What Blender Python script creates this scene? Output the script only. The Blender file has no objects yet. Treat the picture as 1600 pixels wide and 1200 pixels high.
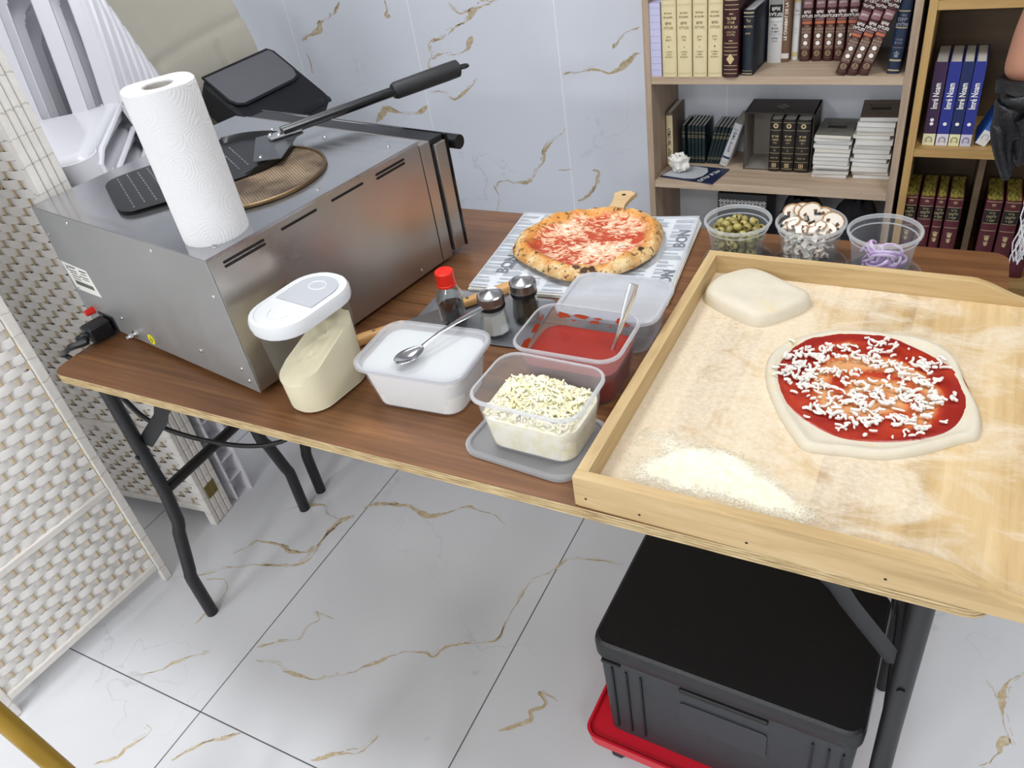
import bpy, bmesh, math, random
from mathutils import Vector, Matrix, noise
from mathutils.geometry import tessellate_polygon

# ------------------------------------------------------------------ camera, world, lights, exposure
S = bpy.context.scene
COL = S.collection
F = 1237.845                                             # focal length in px of the 1600 px wide frame
CR = [Vector((0.88512309, 0.44304590, -0.14236379)),     # camera right
      Vector((0.16745172, -0.58866000, -0.79084722)),    # camera down
      Vector((-0.43418549, 0.67615807, -0.59522535))]    # camera forward
CP = Vector((1.6227506, -0.7271686, 1.5934329))
cd = bpy.data.cameras.new('camera'); cam = bpy.data.objects.new('camera', cd); COL.objects.link(cam)
cd.sensor_width = 36.0; cd.lens = F / 1600 * 36.0; cd.clip_start = 0.02
rot = Matrix((CR[0], -CR[1], -CR[2])).transposed()
cam.matrix_world = Matrix.Translation(CP) @ rot.to_4x4()
S.camera = cam
S.view_settings.view_transform = 'Standard'; S.view_settings.look = 'None'
S.view_settings.gamma = 1.0; S.view_settings.use_curve_mapping = False
S.view_settings.exposure = 0.0
w = bpy.data.worlds.new('world'); S.world = w; w.use_nodes = True
w.node_tree.nodes['Background'].inputs[0].default_value = (0.8, 0.87, 1, 1)
w.node_tree.nodes['Background'].inputs[1].default_value = 0.25

def area(name, loc, sx, sy, power, col=(0.975, 0.99, 1.0)):
    l = bpy.data.lights.new(name, 'AREA'); l.shape = 'RECTANGLE'; l.size = sx; l.size_y = sy; l.energy = power; l.color = col
    o = bpy.data.objects.new(name, l); COL.objects.link(o); o.location = loc
    return o
area('overhead_light', (-0.7, -2.0, 2.66), 0.6, 0.6, 14)
area('overhead_light', (1.0, -2.0, 2.66), 0.6, 0.6, 19)
area('overhead_light', (-0.7, -4.6, 2.66), 0.6, 0.6, 108)
area('overhead_light', (1.2, -4.6, 2.66), 0.6, 0.6, 112)
area('overhead_light', (0.35, 0.6, 2.66), 0.6, 0.6, 26)
area('overhead_light', (2.2, 0.5, 2.66), 0.6, 0.6, 22)
area('overhead_light', (2.7, -2.0, 2.66), 0.6, 0.6, 18)
area('overhead_light', (-1.9, 0.2, 2.66), 0.6, 0.6, 12)  # fill light added to brighten the chair stack and the oven top

def ray(u, v): return CR[0] * ((u - 800) / F) + CR[1] * ((v - 600) / F) + CR[2]
def on(u, v, ax, val):                                   # where the sight line of a pixel meets the plane axis = val
    d = ray(u, v); t = (val - CP[ax]) / d[ax]
    return CP + d * t

# ------------------------------------------------------------------ materials
def lin(c):
    if isinstance(c, str):
        c = [int(c[i:i + 2], 16) / 255 for i in (0, 2, 4)]
    return tuple((x / 12.92 if x <= 0.04045 else ((x + 0.055) / 1.055) ** 2.4) for x in c) + (1.0,)
class G:
    def __init__(s, name):
        s.m = bpy.data.materials.new(name); s.m.use_nodes = True; s.t = s.m.node_tree
        s.b = s.t.nodes['Principled BSDF']; s.out = s.t.nodes['Material Output']
    def n(s, typ, out=0, attrs=None, **ins):
        nd = s.t.nodes.new('ShaderNode' + typ)
        for k, v in (attrs or {}).items(): setattr(nd, k, v)
        for k, v in ins.items():
            key = int(k[1:]) if k[0] == 'i' and k[1:].isdigit() else k.replace('_', ' ')
            s.set(nd.inputs[key], v)
        return nd.outputs[out]
    def set(s, sock, v):
        if isinstance(v, bpy.types.NodeSocket): s.t.links.new(v, sock)
        else: sock.default_value = v
    def p(s, **ins):
        for k, v in ins.items(): s.set(s.b.inputs[k.replace('_', ' ')], v)
        return s
    def co(s, kind='Object', scale=(1, 1, 1), loc=(0, 0, 0), rot=(0, 0, 0)):
        c = s.t.nodes.new('ShaderNodeTexCoord').outputs[kind]
        return s.n('Mapping', Vector=c, Scale=scale, Location=loc, Rotation=rot)
    def noise(s, vec, scale, detail=4, rough=0.55, dist=0.0):
        return s.n('TexNoise', Vector=vec, Scale=scale, Detail=detail, Roughness=rough, Distortion=dist)
    def ramp(s, fac, *stops, interp='LINEAR'):
        nd = s.t.nodes.new('ShaderNodeValToRGB'); s.t.links.new(fac, nd.inputs[0]); e = nd.color_ramp.elements
        nd.color_ramp.interpolation = interp
        while len(e) < len(stops): e.new(0.5)
        for el, (pos, c) in zip(e, stops):
            el.position = pos; el.color = (c, c, c, 1) if isinstance(c, (int, float)) else lin(c)
        return nd.outputs[0]
    def mix(s, fac, a, b):
        nd = s.t.nodes.new('ShaderNodeMix'); nd.data_type = 'RGBA'
        s.set(nd.inputs[0], fac); s.set(nd.inputs[6], lin(a) if isinstance(a, str) else a); s.set(nd.inputs[7], lin(b) if isinstance(b, str) else b)
        return nd.outputs[2]
    def math(s, op, a, b=0.0, c=0.0, clamp=False):
        nd = s.t.nodes.new('ShaderNodeMath'); nd.operation = op; nd.use_clamp = clamp
        s.set(nd.inputs[0], a); s.set(nd.inputs[1], b); s.set(nd.inputs[2], c)
        return nd.outputs[0]
    def bump(s, h, strength=0.3, dist=0.002):
        s.set(s.b.inputs['Normal'], s.n('Bump', Height=h, Strength=strength, Distance=dist)); return s
    def xyz(s, vec):
        nd = s.t.nodes.new('ShaderNodeSeparateXYZ'); s.t.links.new(vec, nd.inputs[0]); return nd.outputs
MATS = {}
def flat(col, rough=0.5, metal=0.0, name=None, var=0.0, **kw):
    key = (str(col), rough, metal, var, str(sorted(kw.items())))
    if key in MATS: return MATS[key]
    g = G(name or 'plain_surface'); g.p(Roughness=rough, Metallic=metal, **kw)
    if var:
        nz = g.noise(g.co(), 14, 4)
        c = lin(col); dk = tuple(x * (1 - var) for x in c[:3]) + (1,)
        g.p(Base_Color=g.mix(nz, dk, c))
    else: g.p(Base_Color=lin(col))
    MATS[key] = g.m
    return g.m

def marble(name, rough, joints, base_a='c9ccd2', base_b='dcdee3', joint_col='55565a', joint_w=0.003, vs=1.0, seed=0.0):
    g = G(name); c = g.co(loc=(seed, seed * 1.7, 0)); raw = g.t.nodes.new('ShaderNodeTexCoord').outputs['Object']
    cloud = g.noise(c, 2.3 * vs, 3)
    base = g.mix(cloud, base_a, base_b)
    warp = g.n('TexNoise', out=1, Vector=c, Scale=1.7 * vs, Detail=5.0, Roughness=0.6)
    wc = g.n('VectorMath', attrs={'operation': 'MULTIPLY_ADD'}, i0=warp, i1=(0.55, 0.55, 0.55), i2=c)
    col = base
    v2 = g.math('ABSOLUTE', g.math('SUBTRACT', g.noise(wc, 2.4 * vs, 3), 0.47))
    col = g.mix(g.math('MULTIPLY', g.ramp(v2, (0.0, 0.5), (0.006, 0.0)), g.math('MULTIPLY', g.ramp(g.noise(c, 1.9 * vs, 1), (0.52, 0.0), (0.62, 1.0)), 0.6)), col, 'a2a7b0')
    x = g.xyz(raw); mask = 0.0
    for ax, pitch, off in joints:
        q = g.math('ABSOLUTE', g.math('SUBTRACT', g.math('FRACT', g.math('ADD', g.math('DIVIDE', g.math('SUBTRACT', x[ax], off), pitch), 0.5)), 0.5))
        m = g.math('LESS_THAN', q, joint_w / pitch / 2)
        mask = m if mask == 0.0 else g.math('MAXIMUM', mask, m)
    col = g.mix(mask, col, joint_col)
    g.p(Base_Color=col, Roughness=g.math('ADD', g.math('MULTIPLY', mask, 0.4), rough))
    return g.m
M_FLOOR = marble('glossy_marble_tile', 0.17, [(0, 0.613, 0.3115), (1, 1.2, -0.252)], 'cccdd1', 'dcdde1')
M_WALL = marble('marble_wall_panel', 0.3, [(0, 0.655, 0.232)], 'd6dbe6', 'e3e7f0', 'f0f2f6', 0.005, 1.0, 3.1)
def vein_mat():
    g = G('marble_vein'); n = g.noise(g.co(scale=(1, 1, 1)), 60, 5, 0.7)
    g.p(Base_Color=g.ramp(n, (0.3, 'ab9674'), (0.5, 'c4b394'), (0.7, 'd8cfbe')), Roughness=0.22); return g.m
M_VEIN = vein_mat()
M_PLASTER = flat('c3c3c2', 0.8, name='white_plaster')

def wood(name, cols, scale=(3, 40, 40), rough=0.45, rings=True, kind='Object', var=0.5, spec=0.5):
    g = G(name); c = g.co(kind, scale)
    a = g.noise(c, 1.0, 6, 0.62, 0.6); b = g.noise(g.co(kind, tuple(x * 0.22 for x in scale)), 1.0, 3, 0.5, 1.2)
    f = g.math('ADD', g.math('MULTIPLY', a, var), g.math('MULTIPLY', b, 1 - var))
    g.p(Base_Color=g.ramp(f, (0.3, cols[0]), (0.5, cols[1]), (0.7, cols[2])), Roughness=rough, Specular_IOR_Level=spec)
    g.bump(a, 0.08, 0.001)
    return g.m
M_LAM = wood('walnut_laminate', ('5a3b25', '744d30', '8e643d'), (3.5, 110, 30), 0.36, var=0.6)
def ply():
    g = G('plywood_edge'); c = g.co('Object', (4, 4, 1)); x = g.xyz(g.co())
    ws = g.math('SINE', g.math('MULTIPLY', g.math('ADD', x[2], g.math('MULTIPLY', g.noise(c, 3, 3), 0.004)), 1150.0))
    n2 = g.noise(g.co('Object', (18, 18, 300)), 1, 4, 0.65)
    f = g.math('ADD', g.math('MULTIPLY', ws, 0.07), n2)
    g.p(Base_Color=g.ramp(f, (0.28, '6f5a3c'), (0.5, 'b59c70'), (0.74, 'dccaa2')), Roughness=0.8); g.bump(n2, 0.3); return g.m
M_PLY = ply()
M_TRAYWOOD = wood('pale_beech', ('a3865a', 'c3a778', 'd4bb91'), (5, 60, 60), 0.55)
M_TRAYWOODY = wood('pale_beech_long', ('a3865a', 'c3a778', 'd4bb91'), (60, 5, 60), 0.55)
M_HANDLE = wood('handle_wood', ('a87542', 'c9995f', 'dcb47e'), (8, 60, 60), 0.5)
M_SHELF = wood('ash_oak_veneer', ('9d8671', 'b9a38c', 'cdb9a2'), (3, 60, 45), 0.55)
M_SHELFV = wood('ash_oak_veneer_upright', ('8f7a68', 'ab9580', 'bfab96'), (60, 60, 3), 0.55)
M_OAK = wood('golden_oak_veneer', ('97743f', 'b8945c', 'cdab72'), (3, 60, 45), 0.5)
M_OAKV = wood('golden_oak_upright', ('97743f', 'b8945c', 'c9a870'), (60, 60, 3), 0.5)
M_DARKOAK = wood('brown_back_board', ('4c3c2b', '5c4935', '6a5640'), (3, 30, 30), 0.6)

def steel(name, scale, a='8d8a88', b='bdbab8', r0=0.22, r1=0.42, tint=None, mt=0.9):
    g = G(name); n = g.noise(g.co('Object', scale), 1, 5, 0.6); n2 = g.noise(g.co(), 5, 4)
    col = g.mix(n2, a, b)
    if tint: col = g.mix(g.ramp(g.noise(g.co(loc=(2, 1, 5)), 3.1, 3), (0.5, 0.0), (0.75, 0.6)), col, tint)
    g.p(Metallic=mt, Base_Color=col, Roughness=g.ramp(g.math('ADD', g.math('MULTIPLY', n, 0.5), g.math('MULTIPLY', n2, 0.5)), (0.3, r0), (0.7, r1)))
    g.bump(n, 0.04, 0.0008); return g.m
M_STEEL_TOP = steel('worn_steel_top', (3, 60, 60), 'a8a9ac', 'd0d0d3', 0.12, 0.30)
M_STEEL_SIDE = steel('brown_tinted_steel_side', (60, 3, 8), '9c9792', 'c0bbb6', 0.22, 0.42, 'a58a74', 0.88)  # brown patches painted in for the table's reflection
M_STEEL_BACK = steel('matt_galvanised_steel', (20, 20, 20), '9c9c9c', 'afafaf', 0.42, 0.55, None, 0.62)
M_CHROME = flat('d5d5d8', 0.16, 1.0, 'polished_steel')
M_BRUSHED = flat('b8b8ba', 0.3, 1.0, 'brushed_steel')
M_BLACKMETAL = flat('17181b', 0.42, 0.0, 'black_powder_coat')
M_BLACKPL = flat('141519', 0.38, 0.0, 'black_plastic')
M_BLACK = flat('050506', 0.6, 0.0, 'black_void')
M_WHITEPL = flat('dcdce3', 0.28, 0.0, 'glossy_white_plastic')
M_LIDWHITE = flat('d9dbde', 0.35, 0.0, 'white_lid_plastic')
M_RED = flat('e2291c', 0.35, 0.0, 'red_plastic')
M_PAPER = flat('efeee9', 0.85, 0.0, 'white_paper')
M_GOLDTXT = flat('cdb98a', 0.45, 0.0, 'gilt_lettering')
M_WHITETXT = flat('f1eee8', 0.6, 0.0, 'white_lettering')
M_DARKTXT = flat('3a3630', 0.7, 0.0, 'dark_lettering')
M_GREYINK = flat('8f949c', 0.8, 0.0, 'grey_ink')

def clear_plastic(name, col='ffffff', trans=0.72, rough=0.12, cloud=0.9):
    g = G(name)
    tr = g.n('BsdfTransparent', Color=lin(col)); g.p(Base_Color=lin(col), Roughness=rough)
    tl = g.n('BsdfTranslucent', Color=lin(col))
    milk = g.n('MixShader', i0=0.35, i1=g.b.outputs[0], i2=tl)
    fr = g.n('LayerWeight', out=1, Blend=0.25)
    fac = g.math('MULTIPLY_ADD', fr, cloud * (1 - trans), 1 - trans, clamp=True)
    g.t.links.new(g.n('MixShader', i0=fac, i1=tr, i2=milk), g.out.inputs[0]); return g.m
M_FROST = clear_plastic('frosted_tub_plastic', 'fafafc', 0.89, 0.2)
M_CLEARTUB = clear_plastic('clear_tub_plastic', 'f4f4f6', 0.92, 0.12)
M_FROSTLID = clear_plastic('frosted_lid_plastic', 'eceef2', 0.58, 0.25)
M_CUP = clear_plastic('clear_cup_plastic', 'f8fafc', 0.95, 0.08, 2.5)
M_TUBRIM = clear_plastic('tub_rim_plastic', 'f8f9fb', 0.70, 0.15)
M_CUPRIM = clear_plastic('cup_rim_plastic', 'f6f8fa', 0.72, 0.12)
M_JAR = clear_plastic('clear_jar_plastic', 'fafaf8', 0.985, 0.06, 3.0)
def glass_mat():
    g = G('clear_bottle_glass'); tr = g.n('BsdfTransparent', Color=lin('f7f9f8')); gl_ = g.n('BsdfGlossy', Color=(1, 1, 1, 1), Roughness=0.04)
    fr = g.n('LayerWeight', out=1, Blend=0.3); g.t.links.new(g.n('MixShader', i0=g.math('MULTIPLY_ADD', g.math('POWER', fr, 1.6), 0.75, 0.05), i1=tr, i2=gl_), g.out.inputs[0]); return g.m
M_GLASS = glass_mat()

# ------------------------------------------------------------------ mesh tools
class MB:
    def __init__(s, M=None): s.v = []; s.f = []; s.mi = []; s.M = M or Matrix(); s.m = 0
    def add(s, vs, fs):
        k = len(s.v); s.v += [s.M @ Vector(p) for p in vs]; s.f += [tuple(i + k for i in f) for f in fs]; s.mi += [s.m] * len(fs)
    def box(s, c, d, bev=0.0, T=None, seg=1):
        bm = bmesh.new(); bmesh.ops.create_cube(bm, size=1.0)
        for v in bm.verts: v.co = Vector((v.co.x * d[0], v.co.y * d[1], v.co.z * d[2]))
        if bev: bmesh.ops.bevel(bm, geom=bm.edges[:], offset=bev, segments=seg, affect='EDGES', profile=0.5)
        T = T or Matrix(); c = Vector(c); bm.verts.index_update()
        s.add([T @ (v.co + c) for v in bm.verts], [[v.index for v in f.verts] for f in bm.faces]); bm.free(); return s
    def span(s, a, b, bev=0.0, T=None):
        return s.box([(x + y) / 2 for x, y in zip(a, b)], [abs(y - x) for x, y in zip(a, b)], bev, T)
    def prism(s, poly, z0, z1, ax=2, T=None):            # polygon extruded along an axis
        T = T or Matrix(); n = len(poly)
        def P(p, z): return T @ Vector([(p[0], p[1], z), (p[0], z, p[1]), (z, p[0], p[1])][{2: 0, 1: 1, 0: 2}[ax]])
        vs = [P(p, z0) for p in poly] + [P(p, z1) for p in poly]
        tri = tessellate_polygon([[Vector((p[0], p[1], 0)) for p in poly]])
        s.add(vs, [tuple(t)[::-1] for t in tri] + [tuple(i + n for i in t) for t in tri] + [(i, (i + 1) % n, n + (i + 1) % n, n + i) for i in range(n)]); return s
    def tube(s, pts, r, seg=8, closed=False, flat_=None):
        pts = [Vector(p) for p in pts]; n = len(pts); rs = r if isinstance(r, (list, tuple)) else [r] * n
        up = None; vs = []
        for i, p in enumerate(pts):
            if closed: t = (pts[(i + 1) % n] - pts[i - 1]).normalized()
            else: t = (pts[min(i + 1, n - 1)] - pts[max(i - 1, 0)]).normalized()
            if up is None:
                up = Vector((0, 0, 1)) if abs(t.z) < 0.9 else Vector((1, 0, 0))
            up = (up - t * up.dot(t)).normalized(); sd = t.cross(up)
            ry = rs[i] * (flat_ or 1.0)
            vs += [p + sd * (math.cos(a) * rs[i]) + up * (math.sin(a) * ry) for a in (2 * math.pi * k / seg for k in range(seg))]
        fs = [(i * seg + k, i * seg + (k + 1) % seg, ((i + 1) % n) * seg + (k + 1) % seg, ((i + 1) % n) * seg + k) for i in range(n if closed else n - 1) for k in range(seg)]
        if not closed: fs += [tuple(range(seg))[::-1], tuple(range((n - 1) * seg, n * seg))]
        s.add(vs, fs); return s
    def lathe(s, prof, seg=32, c=(0, 0, 0), T=None):     # closed profile ends on the axis when r = 0
        T = T or Matrix(); c = Vector(c); vs = []; idx = []
        for r, z in prof:
            if r < 1e-6: idx.append([len(vs)] * seg); vs.append(T @ (Vector((0, 0, z)) + c))
            else:
                idx.append(list(range(len(vs), len(vs) + seg)))
                vs += [T @ (Vector((r * math.cos(2 * math.pi * k / seg), r * math.sin(2 * math.pi * k / seg), z)) + c) for k in range(seg)]
        fs = []
        for a, b in zip(idx, idx[1:]):
            for k in range(seg):
                q = [a[k], a[(k + 1) % seg], b[(k + 1) % seg], b[k]]; q2 = []
                for i in q:
                    if i not in q2: q2.append(i)
                if len(q2) > 2: fs.append(tuple(q2))
        s.add(vs, fs); return s
    def loft(s, rings, cap0=True, cap1=True, close=False):
        n = len(rings[0]); vs = [p for r in rings for p in r]; m = len(rings)
        fs = [(i * n + k, i * n + (k + 1) % n, ((i + 1) % m) * n + (k + 1) % n, ((i + 1) % m) * n + k) for i in range(m if close else m - 1) for k in range(n)]
        if cap0 and not close: fs.append(tuple(range(n))[::-1])
        if cap1 and not close: fs.append(tuple(range((m - 1) * n, m * n)))
        s.add(vs, fs); return s
    def grid(s, fn, nu, nv, keep=None):
        vs = [fn(i / nu, j / nv) for j in range(nv + 1) for i in range(nu + 1)]
        fs = [(j * (nu + 1) + i, j * (nu + 1) + i + 1, (j + 1) * (nu + 1) + i + 1, (j + 1) * (nu + 1) + i) for j in range(nv) for i in range(nu) if keep is None or keep((i + .5) / nu, (j + .5) / nv)]
        s.add(vs, fs); return s
    def text(s, txt, size, T, bold=False):
        if txt == 'ARCH':                                   # small open doorway emblem
            for r0, r1 in ((0.36, 0.30), (0.24, 0.21)):
                q = [(-r, -0.35, 0) for r in (r0, r1)] + [(r * math.cos(a), r * math.sin(a), 0) for a in (math.pi - math.pi * i / 10 for i in range(11)) for r in (r0, r1)] + [(r, -0.35, 0) for r in (r0, r1)]
                s.add([T @ (Vector(v) * size) for v in q], [(2 * i, 2 * i + 1, 2 * i + 3, 2 * i + 2) for i in range(12)])
            return s
        vs, fs = glyphs(txt, bold)
        s.add([T @ (Vector(v) * size) for v in vs], fs); return s
    def build(s, name, mats, parent=None, loc=None, rz=0, smooth=True, ang=32, mods=None, label=None):
        me = bpy.data.meshes.new(name); me.from_pydata(s.v, [], s.f); mats = mats if isinstance(mats, (list, tuple)) else [mats]
        for m in mats: me.materials.append(m)
        me.polygons.foreach_set('material_index', s.mi)
        bm = bmesh.new(); bm.from_mesh(me); bmesh.ops.recalc_face_normals(bm, faces=bm.faces[:]); bm.to_mesh(me); bm.free()
        if smooth:
            me.polygons.foreach_set('use_smooth', [True] * len(me.polygons)); me.set_sharp_from_angle(angle=math.radians(ang))
        o = bpy.data.objects.new(name, me); COL.objects.link(o)
        if parent: o.parent = parent
        if loc is not None: o.location = loc
        if rz: o.rotation_euler.z = rz
        if label: o['label'] = label
        for t, kw in (mods or []):
            md = o.modifiers.new(t.lower(), t)
            for k, v in kw.items(): setattr(md, k, v)
        return o
GL = {}
def glyphs(txt, bold=False):                                          # unit-height letters, centred, in the xy plane, from the built-in typeface
    key = (txt, bold)
    if key in GL: return GL[key]
    c = bpy.data.curves.new('letters', 'FONT'); c.body = txt; c.align_x = 'CENTER'; c.align_y = 'CENTER'; c.size = 1.0; c.extrude = 0.0; c.resolution_u = 2; c.offset = 0.022 if bold else 0.006
    o = bpy.data.objects.new('letters', c); COL.objects.link(o)
    me = bpy.data.meshes.new_from_object(o.evaluated_get(bpy.context.evaluated_depsgraph_get()))
    GL[key] = ([tuple(v.co) for v in me.vertices], [tuple(p.vertices) for p in me.polygons])
    bpy.data.objects.remove(o); bpy.data.curves.remove(c); bpy.data.meshes.remove(me)
    return GL[key]
def heb(t): return t[::-1]

def tag(o, label, cat, group=None, kind=None):
    o['label'] = label; o['category'] = cat
    if group: o['group'] = group
    if kind: o['kind'] = kind
    return o
def thing(name, label, cat, loc=(0, 0, 0), rz=0.0, group=None, rot=None):
    o = bpy.data.objects.new(name, None); COL.objects.link(o); o.empty_display_size = 0.05
    o.location = loc; o.rotation_euler = rot or (0, 0, rz)
    return tag(o, label, cat, group)
def struct(mb, name, m, **kw):
    o = mb.build(name, m, smooth=False, **kw); o['kind'] = 'structure'; return o
def dup(root, loc, rz=None, label=None, rot=None):
    r = root.copy(); COL.objects.link(r); r.location = loc
    if rz is not None: r.rotation_euler = (0, 0, rz)
    if rot is not None: r.rotation_euler = rot
    if label: r['label'] = label
    for ch in list(root.children):
        c = ch.copy(); COL.objects.link(c); c.parent = r
        for g2 in list(ch.children):
            d = g2.copy(); COL.objects.link(d); d.parent = c
    return r
def rrect(w_, d_, r, z, cx=0, cy=0, n=5):
    r = min(r, w_ / 2 - 1e-4, d_ / 2 - 1e-4); out = []
    for qx, qy, a0 in ((1, 1, 0), (-1, 1, 90), (-1, -1, 180), (1, -1, 270)):
        for k in range(n + 1):
            a = math.radians(a0 + 90 * k / n)
            out.append(Vector((cx + qx * (w_ / 2 - r) + r * math.cos(a), cy + qy * (d_ / 2 - r) + r * math.sin(a), z)))
    return out
def catmull(pts, n, closed=True):
    out = []; m = len(pts)
    for i in range(m if closed else m - 1):
        p = [Vector(pts[(i + k) % m] if closed else pts[max(0, min(m - 1, i + k))]) for k in (-1, 0, 1, 2)]
        for k in range(n):
            t = k / n
            out.append(0.5 * ((2 * p[1]) + (p[2] - p[0]) * t + (2 * p[0] - 5 * p[1] + 4 * p[2] - p[3]) * t * t + (3 * p[1] - p[0] - 3 * p[2] + p[3]) * t ** 3))
    return out
def blob(mb, contour, zfn, rings=14, z0=0.0, open_=False):   # round sheet of dough: contour in xy, height from relative radius
    n = len(contour); cx = sum(p[0] for p in contour) / n; cy = sum(p[1] for p in contour) / n
    vs = [Vector((cx, cy, z0 + zfn(0.0, 0.0, cx, cy)))]; fs = []
    for j in range(1, rings + 1):
        f = j / rings
        for i, p in enumerate(contour):
            x = cx + (p[0] - cx) * f; y = cy + (p[1] - cy) * f
            vs.append(Vector((x, y, z0 + zfn(f, 2 * math.pi * i / n, x, y))))
    for i in range(n): fs.append((0, 1 + i, 1 + (i + 1) % n))
    for j in range(rings - 1):
        for i in range(n):
            a = 1 + j * n + i; b = 1 + j * n + (i + 1) % n; fs.append((a, a + n, b + n, b))
    if open_: mb.add(vs, fs); return cx, cy
    k = len(vs); vs += [Vector((p[0] * 1, p[1] * 1, z0)) for p in contour]; base = 1 + (rings - 1) * n
    for i in range(n): fs.append((base + i, k + i, k + (i + 1) % n, base + (i + 1) % n))
    fs.append(tuple(range(k, k + n))[::-1])
    mb.add(vs, fs); return cx, cy
def ordinal(i): return ['first', 'second', 'third', 'fourth', 'fifth', 'sixth', 'seventh', 'eighth', 'ninth', 'tenth', 'eleventh', 'twelfth', 'thirteenth', 'fourteenth', 'fifteenth', 'sixteenth'][i]
RX = Matrix.Rotation(math.radians(90), 4, 'X')            # xy letters stood upright, facing -y
T3 = Matrix.Translation
def Rz(a): return Matrix.Rotation(a, 4, 'Z')
def Rx(a): return Matrix.Rotation(a, 4, 'X')
def Ry(a): return Matrix.Rotation(a, 4, 'Y')
rnd = random.Random(7)

# ------------------------------------------------------------------ the room
X0, X1, Y0, Y1, ZC = -3.3, 3.9, -6.6, 2.19, 2.7
struct(MB().span((X0, Y0, -0.1), (X1, Y1, 0)), 'floor', M_FLOOR)
struct(MB().span((X0, Y1, -0.1), (X1, Y1 + 0.12, ZC)), 'wall_back', M_WALL)
struct(MB().span((X0 - 0.12, Y0, -0.1), (X0, Y1, ZC)), 'wall_left', M_PLASTER)
struct(MB().span((X1, Y0, -0.1), (X1 + 0.12, Y1, ZC)), 'wall_right', M_PLASTER)
struct(MB().span((X0, Y0 - 0.12, -0.1), (X1, Y0, ZC)), 'wall_front', flat('dededc', 0.8, name='white_plaster_bright'))
struct(MB().span((X0, Y0, ZC), (X1, Y1, ZC + 0.1)), 'ceiling', M_PLASTER)

# the gold-grey veins printed on the tiles and wall panels, at their places
def px_z(z, sx, sy, k, pts): return [on(sx + x / k, sy + y / k, 2, z) for x, y in pts]
def px_y(y, sx, sy, k, pts): return [on(sx + a / k, sy + c / k, 1, y) for a, c in pts]
def vein(b, P, wd, axis, seed):
    pts = catmull(P, 9, False) + [Vector(P[-1])]; n = len(pts)
    for st in range(2):
        vs = []; k_ = 1.0 if st == 0 else 0.22
        for i, p in enumerate(pts):
            t = (pts[min(i + 1, n - 1)] - pts[max(i - 1, 0)]).normalized()
            sd = Vector((-t.y, t.x, 0)) if axis == 2 else Vector((-t.z, 0, t.x))
            q = Vector((p.x * 26 + seed * 3.1, (p.y + p.z) * 26, seed + st * 7)); f = i / (n - 1)
            w_ = wd * k_ * (0.12 + 1.5 * max(0, noise.noise(q * 0.45) + 0.15) + 0.25 * noise.noise(q * 2.2)) * min(1, 8 * f + 0.1, 8 * (1 - f) + 0.1); w_ = max(w_, 0.0005)
            c = p + sd * (0.004 * noise.noise(q * 1.7) + 0.002 * noise.noise(q * 5)) + sd * st * wd * (0.55 + 1.1 * noise.noise(q * 0.8))
            vs += [c - sd * w_, c + sd * w_ * (1 + 0.5 * noise.noise(q * 4))]
        fs = [(2 * i, 2 * i + 1, 2 * i + 3, 2 * i + 2) for i in range(n - 1) if st == 0 or noise.noise(Vector((i * 0.23, seed, 5))) > -0.05]
        b.add(vs, fs)
FV = [(400, 700, 2.667, 0.006, [(0, 885), (100, 905), (115, 930), (160, 940), (240, 965), (300, 955), (400, 935), (470, 905), (560, 870), (620, 850), (700, 850), (740, 868), (780, 835), (830, 820), (900, 812), (1000, 800), (1040, 730), (1080, 660), (1120, 590), (1160, 545), (1220, 520), (1260, 490), (1320, 460), (1440, 470), (1530, 488)]),
 (400, 700, 2.667, 0.006, [(0, 835), (90, 808), (180, 795), (215, 745), (265, 715), (250, 680), (320, 715)]),
 (400, 700, 2.667, 0.006, [(0, 490), (60, 490), (150, 490), (210, 455), (270, 390), (310, 340), (360, 300), (410, 285)]),
 (400, 700, 2.667, 0.005, [(360, 295), (300, 275), (290, 240), (200, 240), (110, 265)]),
 (400, 700, 2.667, 0.007, [(0, 390), (60, 395), (120, 410), (140, 430), (210, 435), (250, 410)]),
 (400, 700, 2.667, 0.008, [(450, 255), (490, 235), (560, 235), (620, 240), (680, 265), (730, 285), (780, 275), (840, 255), (890, 245), (930, 262), (980, 275), (1040, 315)]),
 (400, 700, 2.667, 0.006, [(1010, 1175), (1080, 1160), (1140, 1130), (1150, 1095), (1210, 1065), (1180, 1015), (1260, 1055)]),
 (0, 719, 1.979, 0.007, [(545, 360), (620, 355), (700, 335), (780, 325), (860, 325), (930, 320), (980, 280), (1010, 230), (1060, 190)]),
 (0, 719, 1.979, 0.005, [(640, 368), (690, 370), (700, 405), (665, 445), (600, 510)]),
 (0, 719, 1.979, 0.006, [(720, 290), (770, 265), (800, 250), (860, 258), (890, 275), (940, 285), (970, 265)]),
 (0, 719, 1.979, 0.006, [(425, 665), (500, 650), (540, 625), (600, 605), (650, 592)]),
 (0, 719, 1.979, 0.006, [(290, 940), (360, 920), (390, 890), (430, 865), (465, 835), (450, 820)]),
 (0, 719, 1.979, 0.006, [(530, 930), (600, 890), (650, 870), (745, 845)]),
 (0, 719, 1.979, 0.006, [(960, 930), (1040, 910), (1100, 905), (1140, 880), (1170, 850)]),
 (1300, 850, 3.43, 0.010, [(1029, 680), (950, 740), (915, 800), (910, 850), (915, 950), (940, 1030), (970, 1080)]),
 (1300, 850, 3.43, 0.008, [(940, 1030), (890, 1100), (850, 1160), (790, 1190)]), (1300, 850, 3.43, 0.004, [(890, 830), (860, 770), (820, 725)])]
b = MB()
for i, (sx, sy, k, wd, p) in enumerate(FV): vein(b, px_z(0.0004, sx, sy, k, p), wd, 2, i * 1.7)
o = b.build('vein', M_VEIN, bpy.data.objects['floor'], smooth=False); o['kind'] = 'structure'
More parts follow.
